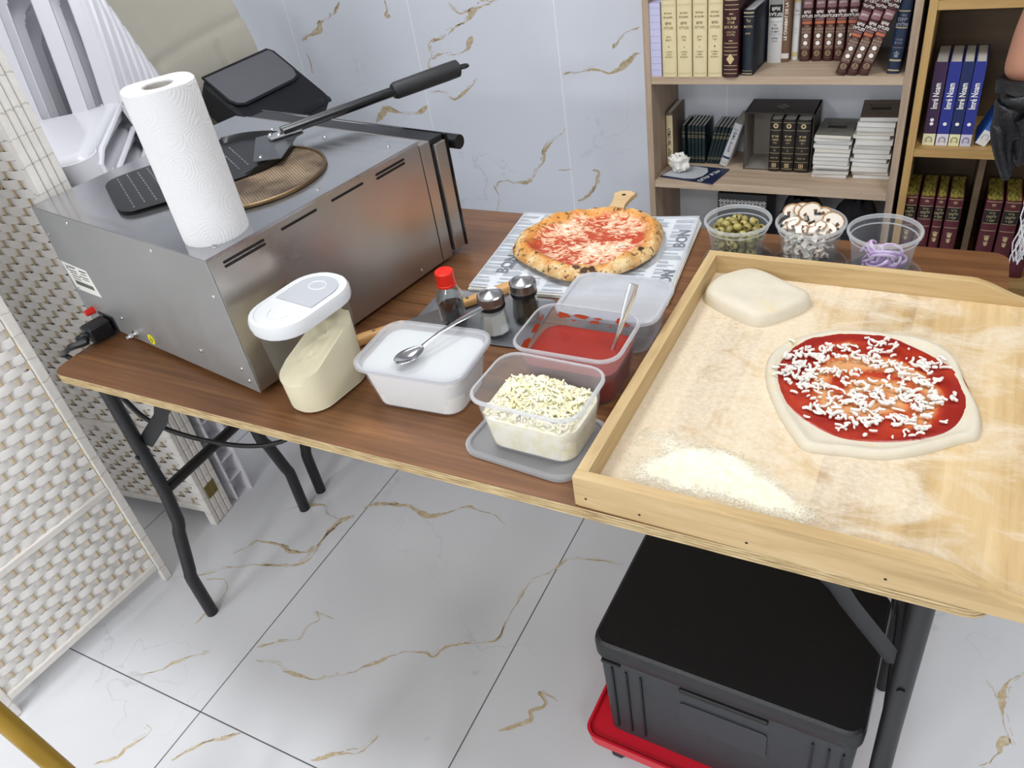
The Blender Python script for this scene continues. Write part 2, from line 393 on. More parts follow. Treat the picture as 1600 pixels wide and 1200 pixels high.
WV = [(700, 0, 0.016, [(0, 215), (60, 160), (110, 140), (150, 75), (200, 45), (250, 20), (310, 0)]), (700, 0, 0.006, [(0, 20), (40, 65), (90, 85), (140, 60)]), (700, 0, 0.011, [(0, 345), (70, 335), (120, 310), (135, 260), (150, 225)]),
 (700, 0, 0.011, [(300, 1170), (320, 1140), (370, 1130), (420, 1145), (500, 1135), (540, 1100), (560, 1060), (600, 1000), (600, 950), (630, 905), (690, 850), (740, 805)]), (700, 0, 0.010, [(720, 465), (790, 455), (860, 445), (900, 434), (940, 440), (1010, 455), (1050, 440), (1110, 400), (1170, 340), (1210, 330)]),
 (700, 0, 0.007, [(1030, 305), (1070, 245), (1110, 205), (1195, 170)]), (700, 0, 0.008, [(900, 1065), (940, 1075), (930, 1130), (910, 1180)]), (700, 0, 0.006, [(5, 600), (40, 620), (90, 590), (140, 545), (185, 490)]), (700, 0, 0.004, [(690, 1065), (770, 1060)]),
 (300, 0, 0.010, [(690, 260), (720, 230), (790, 190), (800, 140), (850, 115), (890, 80), (920, 10)]), (300, 0, 0.011, [(1150, 770), (1190, 710), (1220, 680), (1290, 700), (1380, 715), (1440, 690), (1470, 660)]), (300, 0, 0.010, [(1590, 215), (1540, 240), (1490, 260), (1480, 300), (1500, 345), (1480, 390), (1500, 470)]),
 (300, 0, 0.007, [(1500, 370), (1550, 340), (1600, 330)]), (300, 0, 0.006, [(1490, 580), (1540, 570), (1600, 585)]), (300, 0, 0.008, [(1200, 0), (1215, 60), (1210, 95), (1240, 105)]), (300, 0, 0.010, [(715, 335), (740, 400), (755, 460)]),
 (720, 290, 0.009, [(205, 0), (235, 60), (240, 100), (220, 165)]), (720, 290, 0.006, [(850, 0), (780, 75), (730, 95)])]
b = MB()
for i, (sx, sy, wd, p) in enumerate(WV): vein(b, px_y(Y1 - 0.0006, sx, sy, 4.0, p), wd, 1, i * 2.3 + 40)
o = b.build('vein', M_VEIN, bpy.data.objects['wall_back'], smooth=False); o['kind'] = 'structure'

# ------------------------------------------------------------------ the two folding tables
TZ = 0.74
def folding_table(y0, y1, label, legs_y, flip):
    t = thing('folding_table', label, 'table', (0, y0, 0), group='folding tables pushed together')
    L, D = 1.768, y1 - y0
    poly = [(p.x, p.y) for p in rrect(L, D, 0.03, 0, L / 2, D / 2, 4)]
    MB().prism(poly, TZ - 0.0012, TZ).build('tabletop', M_LAM, t)
    MB().prism(poly, TZ - 0.0215, TZ - 0.0012).build('plywood_edge', M_PLY, t, label='raw plywood edge of the top')
    for x in (0.13, 1.695):
        ya, yb = legs_y
        for y, s in ((ya, -1), (yb, 1)):
            pts = [(x, y, TZ - 0.022), (x, y - s * 0.002, 0.40), (x, y + s * 0.006, 0.305), (x, y + s * 0.010, 0.292), (x, y + s * 0.017, 0.278), (x, y + s * 0.042, 0.165), (x, y + s * 0.047, 0.15), (x, y + s * 0.048, 0.135), (x, y + s * 0.047, 0.0)]
            MB().tube([(q[0], q[1] - y0, q[2]) for q in pts], 0.0155, 12).build('leg', M_BLACKMETAL, t)
        MB().tube([(x, ya - y0, 0.40), (x, yb - y0, 0.40)], 0.0135, 10).build('crossbar', M_BLACKMETAL, t)
        s = 1 if x < 0.9 else -1
        b = MB(); yb2 = ya - y0 + 0.012
        b.tube([(x + s * 0.012, yb2, 0.545), (x + s * 0.085, yb2 + 0.02, 0.62), (x + s * 0.10, yb2 + 0.02, 0.645), (x + s * 0.17, yb2 + 0.02, 0.712)], 0.0035, 4, flat_=5.0)
        b.box((x + s * 0.17, yb2 + 0.02, 0.714), (0.05, 0.03, 0.006))
        b.build('brace', M_BLACKMETAL, t)
        MB().tube([(x, ya - y0 - 0.0175, 0.52), (x, ya - y0 + 0.0175, 0.52)], 0.006, 8).build('bolt', M_BLACKMETAL, t)
    return t
folding_table(0.0, 0.441, 'brown laminate folding table along the front, carrying tubs and dough tray', (0.022, 0.318), 1)
folding_table(0.4445, 0.89, 'brown laminate folding table behind, carrying the pizza on newsprint', (0.49, 0.84), 1)

# ------------------------------------------------------------------ the steel pizza oven (frame: x across, y into the picture, near corner at 0)
W_, D_, H_ = 0.632, 0.543, 0.297
ov = thing('pizza_oven', 'stainless steel countertop pizza oven with slotted side on the left of the table', 'oven', (0.549, 0.07, TZ), math.radians(-10))
b = MB(); b.span((-W_, 0.002, 0.012), (0, D_, H_ - 0.0012), 0.0015); b.build('housing', M_STEEL_SIDE, ov)
b = MB(); b.span((-W_ - 0.0012, -0.001, H_ - 0.0016), (0.0012, D_ + 0.002, H_), 0.0004)
b.span((-0.0005, 0, H_ - 0.006), (0.0012, D_, H_ - 0.0006)); b.build('top_panel', M_STEEL_TOP, ov)
MB().span((-W_, -0.0012, 0.012), (0.0002, 0.002, H_ - 0.002), 0.0005).build('back_panel', M_STEEL_BACK, ov)
MB().span((-W_, 0.5445, 0.012), (0.0004, 0.5755, H_ - 0.012), 0.0006).build('front_flange', M_STEEL_SIDE, ov)
for x in (-0.08, -W_ + 0.08):
    for y in (0.06, D_ - 0.06): MB().lathe([(0, 0), (0.016, 0), (0.018, 0.013), (0, 0.013)], 14, (x, y, 0)).build('foot', M_BLACKPL, ov)
for y0, y1, z in ((0.029, 0.12, 0.2765), (0.029, 0.12, 0.2685), (0.16, 0.248, 0.2765), (0.286, 0.373, 0.2765), (0.409, 0.502 - 0.008, 0.2775), (0.409, 0.502 - 0.008, 0.2695)):
    p = [(q.x, q.y) for q in rrect(y1 - y0, 0.0048, 0.0023, 0, (y0 + y1) / 2, z, 3)]
    MB().prism(p, 0.0, 0.0009, ax=0).build('vent_slot', M_BLACK, ov)
def screw(x, y, z, d):
    b = MB(T3((x, y, z)) @ {'y': Rx(math.pi / 2), 'x': Ry(math.pi / 2), 'z': Matrix()}[d])
    b.lathe([(0.0045, 0), (0.0042, 0.0016), (0.003, 0.0026), (0, 0.003)], 12); b.box((0, 0, 0.003), (0.006, 0.0012, 0.0006)); b.build('screw', M_CHROME, ov)
for x, z in ((-0.487, 0.283), (-0.176, 0.281), (-0.02, 0.221), (-0.161, 0.063), (-0.03, 0.06), (-0.02, 0.035), (-0.46, 0.06), (-0.615, 0.235), (-0.61, 0.10)): screw(x, -0.0012, z, 'y')
for x, y in ((-0.045, 0.50), (-0.245, 0.50), (-0.03, 0.285), (-0.03, 0.04), (-0.43, 0.50)): screw(x, y, H_, 'z')
screw(0.0012, 0.47, 0.028, 'x')
# door with dark glass, on the far end
MB().span((-W_ + 0.02, 0.5756, 0.03), (-0.006, D_ + 0.044, H_ - 0.03)).build('door_recess', M_BLACKPL, ov)
dr = MB().span((-W_ - 0.002, 0.587, 0.018), (0.003, 0.622, 0.272), 0.002).build('door', M_STEEL_SIDE, ov)
MB().span((-W_ - 0.003, 0.6225, 0.016), (0.004, 0.630, 0.283), 0.001).build('glass_front', flat('0b0c0e', 0.08, 0, 'black_glass'), dr)
MB().span((-W_ + 0.01, 0.576, 0.2725), (-0.004, 0.6222, 0.2835), 0.002).build('top_strip', M_BLACKPL, ov)
b = MB(); b.tube([(-W_ + 0.03, 0.660, 0.252), (0.008, 0.660, 0.252)], 0.016, 16)
for x in (-W_ + 0.06, -0.03): b.span((x - 0.012, 0.63, 0.242), (x + 0.012, 0.655, 0.262))
b.build('handle', M_BLACKPL, dr)
# stickers, bolt, knob
b = MB(); b.prism([(-0.628, 0.168), (-0.521, 0.164), (-0.509, 0.100), (-0.618, 0.098)], -0.0019, -0.0013, ax=1)
st = b.build('rating_label', M_PAPER, ov, label='white rating label sticker')
b = MB(T3((0, -0.0022, 0)) @ T3((-0.568, 0, 0.133)) @ RX)
for i, (x, y, ww, hh) in enumerate([(-0.02, 0.026, 0.03, 0.003), (0.026, 0.024, 0.03, 0.003), (0.026, 0.017, 0.026, 0.002), (-0.022, 0.017, 0.034, 0.002), (-0.022, 0.011, 0.03, 0.002), (0.02, 0.009, 0.04, 0.002), (-0.018, 0.004, 0.038, 0.0018), (0.024, 0.003, 0.03, 0.0018), (-0.02, -0.003, 0.034, 0.0018)]):
    b.box((x, y, 0), (ww, hh, 0.0002))
for k in range(22): b.box((-0.036 + k * 0.0037, -0.014, 0), (0.0013 + 0.0014 * ((k * 7) % 3) / 2, 0.011, 0.0002))
b.text('X', 0.016, T3((-0.042, 0.022, 0.0002))); b.build('print', M_DARKTXT, st)
b = MB(T3((-0.362, -0.0016, 0.032)) @ RX); b.lathe([(0, 0), (0.0125, 0), (0.0125, 0.0008), (0, 0.0008)], 28)
ys = b.build('earth_sticker', flat('e6dc2c', 0.5, 0, 'yellow_sticker'), ov, label='round yellow earth symbol sticker')
b = MB(T3((-0.362, -0.0027, 0.032)) @ RX)
b.box((0, 0.004, 0), (0.0012, 0.008, 0.0003))
for q, ww in ((0, 0.013), (-0.003, 0.009), (-0.006, 0.005)): b.box((0, q, 0), (ww, 0.0013, 0.0003))
b.build('earth_symbol', M_DARKTXT, ys)
b = MB(T3((-0.428, -0.001, 0.029)) @ Rx(math.pi / 2)); b.lathe([(0, 0), (0.009, 0), (0.009, 0.004), (0.0045, 0.004), (0.0045, 0.011), (0.0085, 0.011), (0.0085, 0.017), (0.0045, 0.017), (0.0045, 0.024), (0, 0.024)], 6)
b.build('earth_bolt', M_CHROME, ov)
b = MB(); b.span((-0.572, -0.004, 0.010), (-0.506, 0.001, 0.05), 0.002); b.build('inlet', M_BLACKPL, ov)
b = MB(T3((-0.592, -0.001, 0.048)) @ Rx(math.pi / 2)); b.lathe([(0, 0), (0.009, 0), (0.009, 0.006), (0.0075, 0.02), (0.006, 0.021), (0, 0.021)], 8); b.build('reset_button', M_RED, ov, label='red thermostat reset button')
# mains lead with its plug
OVM = T3((0.549, 0.07, TZ)) @ Rz(math.radians(-10))
pc = thing('power_cord', 'black mains lead plugged into the back of the steel oven', 'cord', OVM @ Vector((-0.539, -0.03, 0.026)), math.radians(-10))
MB().span((-0.022, -0.028, -0.019), (0.022, 0.025, 0.019), 0.004).build('plug', M_BLACKPL, pc)
IM = (T3(OVM @ Vector((-0.539, -0.03, 0.026))) @ Rz(math.radians(-10))).inverted()
wp = [OVM @ Vector((-0.539, -0.05, 0.026)), OVM @ Vector((-0.545, -0.075, 0.026)), on(135, 534, 2, TZ + 0.024), on(112, 542, 2, TZ + 0.018), on(104, 549, 2, TZ + 0.002), on(104, 556, 2, TZ - 0.03), Vector((-0.02, 0.10, 0.66)), on(192, 622, 1, 0.11), on(225, 652, 1, 0.12), on(270, 674, 1, 0.14), on(330, 690, 1, 0.18), on(390, 697, 1, 0.23), on(440, 690, 1, 0.28), on(500, 668, 1, 0.36), Vector((0.62, 0.62, 0.2)), Vector((0.66, 0.9, 0.006)), Vector((0.7, 1.5, 0.006)), Vector((0.66, 2.1, 0.006))]
MB(IM).tube(catmull(wp, 6, False) + [wp[-1]], [0.008] * 20 + [0.006] * (6 * (len(wp) - 1) - 19), 10).build('cable', M_BLACKPL, pc)

# ------------------------------------------------------------------ on top of the oven
OZ = TZ + H_
def towel():
    g = G('embossed_kitchen_paper'); c = g.co()
    x = g.xyz(c); ang = g.math('MULTIPLY', g.math('ARCTAN2', x[1], x[0]), 0.058)
    uv = g.n('CombineXYZ', X=ang, Y=x[2], Z=0.0)
    vo = g.n('TexVoronoi', out=0, Vector=g.n('VectorMath', attrs={'operation': 'ADD'}, i0=uv, i1=g.n('VectorMath', attrs={'operation': 'SCALE'}, i0=g.n('TexNoise', out=1, Vector=uv, Scale=14.0), Scale=0.03)), Scale=20.0)
    ring = g.math('SINE', g.math('MULTIPLY', vo, 58.0))
    dots = g.math('SINE', g.math('MULTIPLY', x[2], 1500.0))
    g.p(Base_Color=lin('e2e2e4'), Roughness=0.95, Specular_IOR_Level=0.1); g.bump(g.math('ADD', ring, g.math('MULTIPLY', dots, 0.25)), 0.28, 0.0008); return g.m
tw = thing('paper_towel_roll', 'upright roll of white embossed kitchen paper standing on the oven', 'paper towel', (0.488, 0.162, OZ))
R_, HT = 0.058, 0.262
n = 72; rings = []
def rr(a): return R_ + 0.0012 * (a / (2 * math.pi))
for z, k in ((0.0, 0.985), (0.004, 1.0), (0.06, 1.0), (0.13, 1.002), (0.2, 1.0), (HT - 0.004, 1.0), (HT, 0.985)):
    rings.append([Vector((rr(a) * k * math.cos(a + 1.0), rr(a) * k * math.sin(a + 1.0), z + (0.0015 * math.sin(3 * a) if z > 0.2 else 0))) for a in (2 * math.pi * i / n for i in range(n))])
for k, z in ((0.44, HT - 0.001), (0.44, 0.0)): rings.append([Vector((R_ * k * math.cos(2 * math.pi * i / n + 1.0), R_ * k * math.sin(2 * math.pi * i / n + 1.0), z)) for i in range(n)])
MB().loft(rings, close=True).build('paper', towel(), tw)
MB().lathe([(0.0250, 0), (0.0250, HT - 0.003), (0.0238, HT - 0.003), (0.0238, 0), (0.0250, 0)], 32).build('cardboard_core', flat('b9b5ae', 0.9, 0, 'grey_cardboard'), tw)

def mesh_mat():
    g = G('baked_wire_mesh'); x = g.xyz(g.co('Object', rot=(0, 0, 0.6)))
    a = g.math('SINE', g.math('MULTIPLY', x[0], 1150.0)); bb = g.math('SINE', g.math('MULTIPLY', x[1], 1150.0))
    m = g.math('MAXIMUM', a, bb); nz = g.noise(g.co(), 9, 4)
    col = g.mix(g.ramp(nz, (0.42, 0.0), (0.62, 1.0)), 'b39a7b', '5a4533')
    g.p(Base_Color=g.mix(g.ramp(m, (0.35, 0.0), (0.75, 1.0)), '2c241d', col), Roughness=0.55, Metallic=0.35); g.bump(m, 0.6, 0.001); return g.m
sc = thing('pizza_screen', 'round brown wire mesh pizza screen lying on the oven top', 'pizza screen', (0.375, 0.375, OZ))
MB().lathe([(0, 0.0045), (0.155, 0.0045), (0.155, 0.0028), (0, 0.0028)], 72).build('wire_mesh', mesh_mat(), sc)
MB().tube([(0.158 * math.cos(a), 0.158 * math.sin(a), 0.0042) for a in (2 * math.pi * i / 72 for i in range(72))], 0.0042, 8, True).build('rim', flat('6f5b42', 0.4, 0.8, 'bronzed_rim'), sc)

# perforated turning peel
ax_a = math.atan2(0.366, 0.226)
pe = thing('pizza_peel', 'black perforated pizza peel with long handle lying across the oven top', 'pizza peel', (0.125, 0.232, OZ + 0.0075), ax_a)
edge = [(0.0, -0.06), (0.003, -0.09), (0.014, -0.112), (0.04, -0.124), (0.12, -0.132), (0.24, -0.136), (0.31, -0.125), (0.36, -0.085), (0.385, -0.04), (0.39, 0.0)]
out_ = [(x, y) for x, y in edge] + [(x, -y) for x, y in edge[::-1][1:]]
dense = catmull([(x, y, 0) for x, y in out_], 5)
def pz(f, th, x, y): return 0.0015 + (0.010 * max(0, (f - 0.9) / 0.1) if x > 0.27 else 0)
b = MB(); blob(b, [(q.x, q.y) for q in dense], pz, 10, 0.0)
bl = b.build('blade', flat('1b1c1e', 0.33, 0.25, 'black_anodised', 0.3), pe)
b = MB()
for i in range(13):
    for j in range(11):
        x = 0.03 + i * 0.022; y = -0.1 + j * 0.02 + (0.01 if i % 2 else 0)
        if abs(y) < 0.112 - max(0, x - 0.2) * 0.5 and x < 0.285: b.box((x, y, 0.0022), (0.0034, 0.0135, 0.0016), 0.0007)
b.build('perforation', flat('77787c', 0.35, 0.6, 'worn_slot_edge'), bl, label='rows of worn pressed slots')
b = MB(); b.prism([(0.28, -0.1), (0.33, -0.135), (0.40, -0.03), (0.42, -0.02), (0.42, 0.02), (0.40, 0.03), (0.33, 0.05)], 0.011, 0.0125)
b.build('bracket', flat('6f7175', 0.28, 0.9, 'dark_steel_plate'), pe)
b = MB(); b.box((0.385, 0, 0.017), (0.075, 0.034, 0.008), 0.003); b.build('socket', M_CHROME, pe)
for x, y in ((0.30, -0.09), (0.355, 0.008), (0.37, -0.008), (0.40, 0.006)): MB().lathe([(0.005, 0), (0.004, 0.003), (0, 0.004)], 12, (x, y, 0.0125 if x < 0.35 else 0.021)).build('rivet', M_CHROME, pe)
b = MB()
for y in (-0.0075, 0.0075): b.tube([(0.38, y, 0.022), (0.60, y, 0.030), (0.80, y, 0.037)], 0.009, 10)
b.build('handle', flat('101114', 0.3, 0.3, 'black_tube'), pe)
MB().tube([(0.655, 0, 0.032), (0.662, 0, 0.0322), (0.8, 0, 0.037), (0.828, 0, 0.038), (0.832, 0, 0.038)], [0.016, 0.0195, 0.0205, 0.02, 0.014], 16).build('grip', flat('26272b', 0.6, 0, 'scuffed_rubber', 0.5), pe)
b = MB(); b.tube([(0.832 + 0.012 - 0.012 * math.cos(a), 0.009 * math.sin(a), 0.038) for a in (2 * math.pi * i / 16 for i in range(16))], 0.004, 8, True); b.build('hanging_loop', M_BLACKPL, pe)

# ------------------------------------------------------------------ tubs and jars on the front table
def tub(name, label, cat, c, z, sx, sy, h, rz, mat, group=None):
    t = thing(name, label, cat, (c[0], c[1], z), rz, group)
    bx, by = sx * 0.80, sy * 0.80; r = 0.03; k = 0.0016
    def sec(f, o): return (bx + (sx - 0.012 - bx) * f + o, by + (sy - 0.012 - by) * f + o)
    rings = [rrect(bx - 0.02, by - 0.02, r, 0.0), rrect(bx, by, r, 0.0035)]
    for f, zz in ((0.42, 0.42), (0.5, 0.48), (0.56, 0.5), (0.96, 0.93)): rings.append(rrect(*sec(f, 0), r, h * zz))
    rings += [rrect(sx - 0.004, sy - 0.004, r + 0.004, h * 0.935), rrect(sx, sy, r + 0.005, h * 0.95), rrect(sx, sy, r + 0.005, h * 0.985), rrect(sx - 0.004, sy - 0.004, r + 0.004, h), rrect(sx - 0.010, sy - 0.010, r, h * 0.995)]
    for f, zz in ((0.95, 0.93), (0.56, 0.505), (0.42, 0.425)): rings.append(rrect(*sec(f, -2 * k), r, h * zz))
    rings += [rrect(bx - 2 * k, by - 2 * k, r, 0.005), rrect(bx - 0.02, by - 0.02, r, 0.003)]
    MB().loft(rings).build('tub', mat, t)
    MB().loft([rrect(sx - 0.002, sy - 0.002, r + 0.005, h * 0.945), rrect(sx + 0.001, sy + 0.001, r + 0.006, h * 0.955), rrect(sx + 0.001, sy + 0.001, r + 0.006, h * 0.985), rrect(sx - 0.004, sy - 0.004, r + 0.004, h + 0.0008), rrect(sx - 0.0095, sy - 0.0095, r + 0.001, h + 0.0002), rrect(sx - 0.0095, sy - 0.0095, r + 0.001, h * 0.99)], close=True).build('rim', M_TUBRIM, t); return t
def inside(sx, sy, h, f0, z):                             # section of the tub's inside at height z
    bx, by = sx * 0.80, sy * 0.80; q = z / (h * 0.94)
    return (bx + (sx - 0.012 - bx) * q - 0.0046, by + (sy - 0.012 - by) * q - 0.0046)
def lid_mesh(sx, sy, t=0.009):
    r = 0.035
    return MB().loft([rrect(sx - 0.004, sy - 0.004, r, 0.0), rrect(sx, sy, r, 0.002), rrect(sx, sy, r, t - 0.002), rrect(sx - 0.004, sy - 0.004, r, t), rrect(sx - 0.016, sy - 0.016, r - 0.006, t), rrect(sx - 0.022, sy - 0.022, r - 0.008, t - 0.004), rrect(sx - 0.05, sy - 0.05, r - 0.012, t - 0.0042)])
# white tub, lid on, a spoon across it
wt = tub('food_tub', 'lidded tub full of white cream, a steel spoon lying on its lid', 'tub', (0.866, 0.182), TZ, 0.216, 0.152, 0.092, math.radians(3), M_FROST, 'rectangular plastic food tubs')
lid_mesh(0.222, 0.158, 0.011).build('lid', clear_plastic('clearish_lid_plastic', 'f4f5f7', 0.72, 0.2), wt, loc=(0, 0, 0.0845))
b = MB(); rings = []
for z in (0.0045, 0.03, 0.045, 0.06, 0.082):
    q = inside(0.216, 0.152, 0.092, 0, z); rings.append(rrect(q[0], q[1], 0.028, z))
b.loft(rings); cr = b.build('white_cream', flat('f2f2ec', 0.6, 0, 'white_cream'), None, loc=(0.866, 0.182, TZ), rz=math.radians(3)); tag(cr, 'white cream filling the lidded tub under the spoon', 'cream')
def spoon(name_l, M, mat):
    t = thing('spoon', name_l, 'spoon'); t.matrix_world = M; t['group'] = 'steel spoons'
    b = MB(); L = 0.062
    def sp(u, v, dz=0):                                    # bowl: u along, v across
        x = u * L; a = math.sin(math.pi * min(1, max(0, u)) ** 0.8) ** 0.6 * 0.0195
        y = (v * 2 - 1) * a; dd = (1 - (2 * v - 1) ** 2) * math.sin(math.pi * u)
        return Vector((x, y, 0.0095 - 0.009 * dd + dz))
    b.grid(lambda u, v: sp(u, v), 14, 8); b.build('bowl', mat, t, mods=[('SOLIDIFY', dict(thickness=0.0012, offset=1))])
    pts = [(0.060, 0, 0.0095), (0.075, 0, 0.0125), (0.10, 0, 0.016), (0.14, 0, 0.016), (0.18, 0, 0.0145), (0.20, 0, 0.0135)]
    rs = [0.0048, 0.0036, 0.0034, 0.0055, 0.0095, 0.0085]
    MB().tube(pts, rs, 10, flat_=0.32).build('handle', mat, t); return t
P0 = on(619, 572, 2, TZ + 0.097); P1 = on(757, 478, 2, TZ + 0.108)
spoon('steel spoon lying on the lid of the white cream tub', T3((P0.x, P0.y, TZ + 0.0945)) @ Rz(math.atan2(P1.y - P0.y, P1.x - P0.x)), M_CHROME)

# tub of sauce
st_ = tub('food_tub', 'open tub smeared inside and half full of red tomato sauce', 'tub', (1.118, 0.288), TZ, 0.196, 0.150, 0.106, 0.0, M_CLEARTUB, 'rectangular plastic food tubs')
b = MB(); rings = []
for z in (0.0045, 0.03, 0.045, 0.055, 0.066):
    q = inside(0.196, 0.150, 0.106, 0, z); rings.append(rrect(q[0], q[1], 0.028, z))
b.loft(rings)
def sauce_mat(name, a, c, rough=0.28):
    g = G(name); nz = g.noise(g.co(), 42, 5, 0.6); n2 = g.noise(g.co(), 9, 3)
    g.p(Base_Color=g.mix(n2, a, c), Roughness=rough); g.bump(n2, 0.35, 0.004); return g.m
M_SAUCE = sauce_mat('tomato_sauce', '861d10', 'a02e1c')
so = b.build('tomato_sauce', M_SAUCE, None, loc=(1.118, 0.288, TZ)); tag(so, 'smooth red tomato sauce in the middle open tub', 'sauce')
M_SMEAR = sauce_mat('drying_sauce', '9e3618', 'b5522a', 0.35)   # smears on the inner walls, above the level
def wallp(side, s, z):
    q = inside(0.196, 0.150, 0.106, 0, z)
    return Vector((s, q[1] / 2 - 0.0004, z)) if side == 'b' else Vector((-q[0] / 2 + 0.0004, s, z)) if side == 'l' else Vector((q[0] / 2 - 0.0004, s, z))
for side, s0, z0, sx, sz in [('b', -0.055, 0.088, 0.017, 0.007), ('b', -0.02, 0.09, 0.022, 0.005), ('b', 0.005, 0.082, 0.014, 0.004), ('b', 0.012, 0.09, 0.01, 0.003), ('b', 0.055, 0.091, 0.012, 0.008), ('b', 0.066, 0.086, 0.008, 0.006), ('b', -0.035, 0.08, 0.006, 0.002), ('b', 0.035, 0.078, 0.003, 0.002), ('l', 0.015, 0.086, 0.02, 0.008), ('l', -0.03, 0.082, 0.022, 0.011), ('l', -0.045, 0.073, 0.012, 0.006), ('l', 0.045, 0.09, 0.012, 0.006), ('r', 0.05, 0.09, 0.012, 0.008), ('r', 0.02, 0.078, 0.02, 0.004)]:
    ctr = []
    for i in range(22):
        a = 2 * math.pi * i / 22; k = 0.75 + 0.5 * noise.noise(Vector((s0 * 90 + math.cos(a) * 1.3, z0 * 90 + math.sin(a) * 1.3, 4)))
        ctr.append(wallp(side, s0 + sx * k * math.cos(a), z0 + sz * k * math.sin(a)))
    b = MB(); b.add(ctr, [tuple(range(22))]); b.build('sauce_smear', M_SMEAR, st_, label='orange-red smear of sauce on the inner wall')
A = on(958, 546, 2, TZ + 0.067); B_ = on(992, 440, 1, 0.345)
dv = (B_ - A); Lh = dv.length
zq = dv.to_track_quat('X', 'Z').to_matrix().to_4x4()
spoon('steel spoon standing in the red tomato sauce with its handle up', T3(A) @ zq @ Rx(math.radians(65)) @ T3((-0.080, 0, -0.014)), M_CHROME)
# tub of grated cheese on its lid
ld = lid_mesh(0.212, 0.155).build('tub_lid', M_FROSTLID, None, loc=(1.108, 0.118, TZ), rz=math.radians(-5)); tag(ld, 'frosted tub lid lying under the tub of grated cheese', 'lid')
CZ = TZ + 0.006
tub('food_tub', 'open tub heaped with grated white cheese at the table edge', 'tub', (1.119, 0.128), CZ, 0.194, 0.142, 0.104, math.radians(-2), M_FROST, 'rectangular plastic food tubs')
def cheese_mat():
    g = G('grated_cheese'); nz = g.noise(g.co(), 60, 3); g.p(Base_Color=g.ramp(nz, (0.35, 'efe8bd'), (0.6, 'f8f5df')), Roughness=0.55, Subsurface_Weight=0.0); return g.m
M_CHEESE = cheese_mat()
def shred(b, P, L, yaw, pitch, r=0.0017, curl=0.0):
    d = Vector((math.cos(yaw) * math.cos(pitch), math.sin(yaw) * math.cos(pitch), math.sin(pitch))); sd = Vector((-math.sin(yaw), math.cos(yaw), 0))
    pts = [P + d * (L * (t - 0.5)) + sd * (curl * L * (4 * (t - 0.5) ** 2)) - Vector((0, 0, 0.15 * curl * L)) for t in (0, 0.33, 0.67, 1)]
    b.tube(pts, [r * 0.8, r, r, r * 0.75], 5)
b = MB(); rings = []
for z in (0.0045, 0.03, 0.045, 0.058):
    q = inside(0.194, 0.142, 0.104, 0, z); rings.append(rrect(q[0] - 0.001, q[1] - 0.001, 0.027, z))
def mound(x, y): return 0.064 + 0.026 * math.exp(-((x + 0.01) / 0.055) ** 2 - ((y - 0.012) / 0.04) ** 2) + 0.004 * noise.noise(Vector((x * 60, y * 60, 0)))
q = inside(0.194, 0.142, 0.104, 0, 0.062); top = rrect(q[0] - 0.002, q[1] - 0.002, 0.027, 0.062); b.loft(rings + [top], True, False)
blob(b, [(p.x, p.y) for p in top], lambda f, th, x, y: mound(x, y) - 0.066 - 0.002 * f, 10, 0.064, True)
for i in range(760):
    x = rnd.uniform(-0.075, 0.075); y = rnd.uniform(-0.052, 0.052); ed_ = 0.5 if abs(x) > 0.066 or abs(y) > 0.044 else 1.0
    shred(b, Vector((x, y, mound(x, y) + rnd.uniform(-0.002, 0.0035))), rnd.uniform(0.008, 0.020) * ed_, rnd.uniform(0, 6.28), rnd.uniform(-0.4, 0.6), rnd.uniform(0.0015, 0.0023), rnd.uniform(-0.25, 0.25))
o = b.build('grated_cheese', M_CHEESE, None, loc=(1.119, 0.128, CZ), rz=math.radians(-2)); tag(o, 'heap of pale grated cheese inside the front open tub', 'cheese', kind='stuff')
# closed empty tub behind the sauce
et = tub('food_tub', 'closed frosted tub with flat lid behind the tomato sauce tub', 'tub', (1.128, 0.442), TZ, 0.190, 0.148, 0.082, math.radians(1), M_FROST, 'rectangular plastic food tubs')
lid_mesh(0.198, 0.156, 0.010).build('lid', M_FROSTLID, et, loc=(0, 0, 0.0745))

# flour jar with flip lid
jr = thing('storage_jar', 'tall clear oval jar with white flip lid standing by the oven corner', 'jar', (0.665, 0.132, TZ), math.radians(-8))
def oval(w_, d_, z, n=6): return rrect(w_, d_, min(w_, d_) / 2 * 0.9, z, n=n)
hj = 0.178
rings = [oval(0.085, 0.145, 0.0), oval(0.100, 0.160, 0.006), oval(0.106, 0.168, hj * 0.5), oval(0.112, 0.176, hj * 0.86), oval(0.112, 0.176, hj), oval(0.109, 0.173, hj), oval(0.109, 0.173, hj * 0.86), oval(0.103, 0.165, hj * 0.5), oval(0.097, 0.157, 0.008), oval(0.08, 0.14, 0.003)]
MB().loft(rings).build('body', M_JAR, jr)
ldj = MB().loft([oval(0.114, 0.178, hj - 0.004), oval(0.124, 0.190, hj - 0.003), oval(0.127, 0.193, hj + 0.004), oval(0.127, 0.193, hj + 0.014), oval(0.121, 0.187, hj + 0.021), oval(0.106, 0.172, hj + 0.0215), oval(0.104, 0.170, hj + 0.020)]).build('lid', M_LIDWHITE, jr)
wn = [p for p in oval(0.092, 0.158, hj + 0.0204) if p.y > -0.005]; wn += [Vector((min(p.x for p in wn), -0.012, hj + 0.0204)), Vector((max(p.x for p in wn), -0.012, hj + 0.0204))]
wn.sort(key=lambda p: math.atan2(p.y - 0.03, p.x))
MB().prism([(p.x, p.y) for p in wn], hj + 0.0202, hj + 0.0222).build('pour_flap', flat('b9bcc2', 0.3, 0, 'grey_translucent_flap'), ldj, label='grey see-through pouring flap')
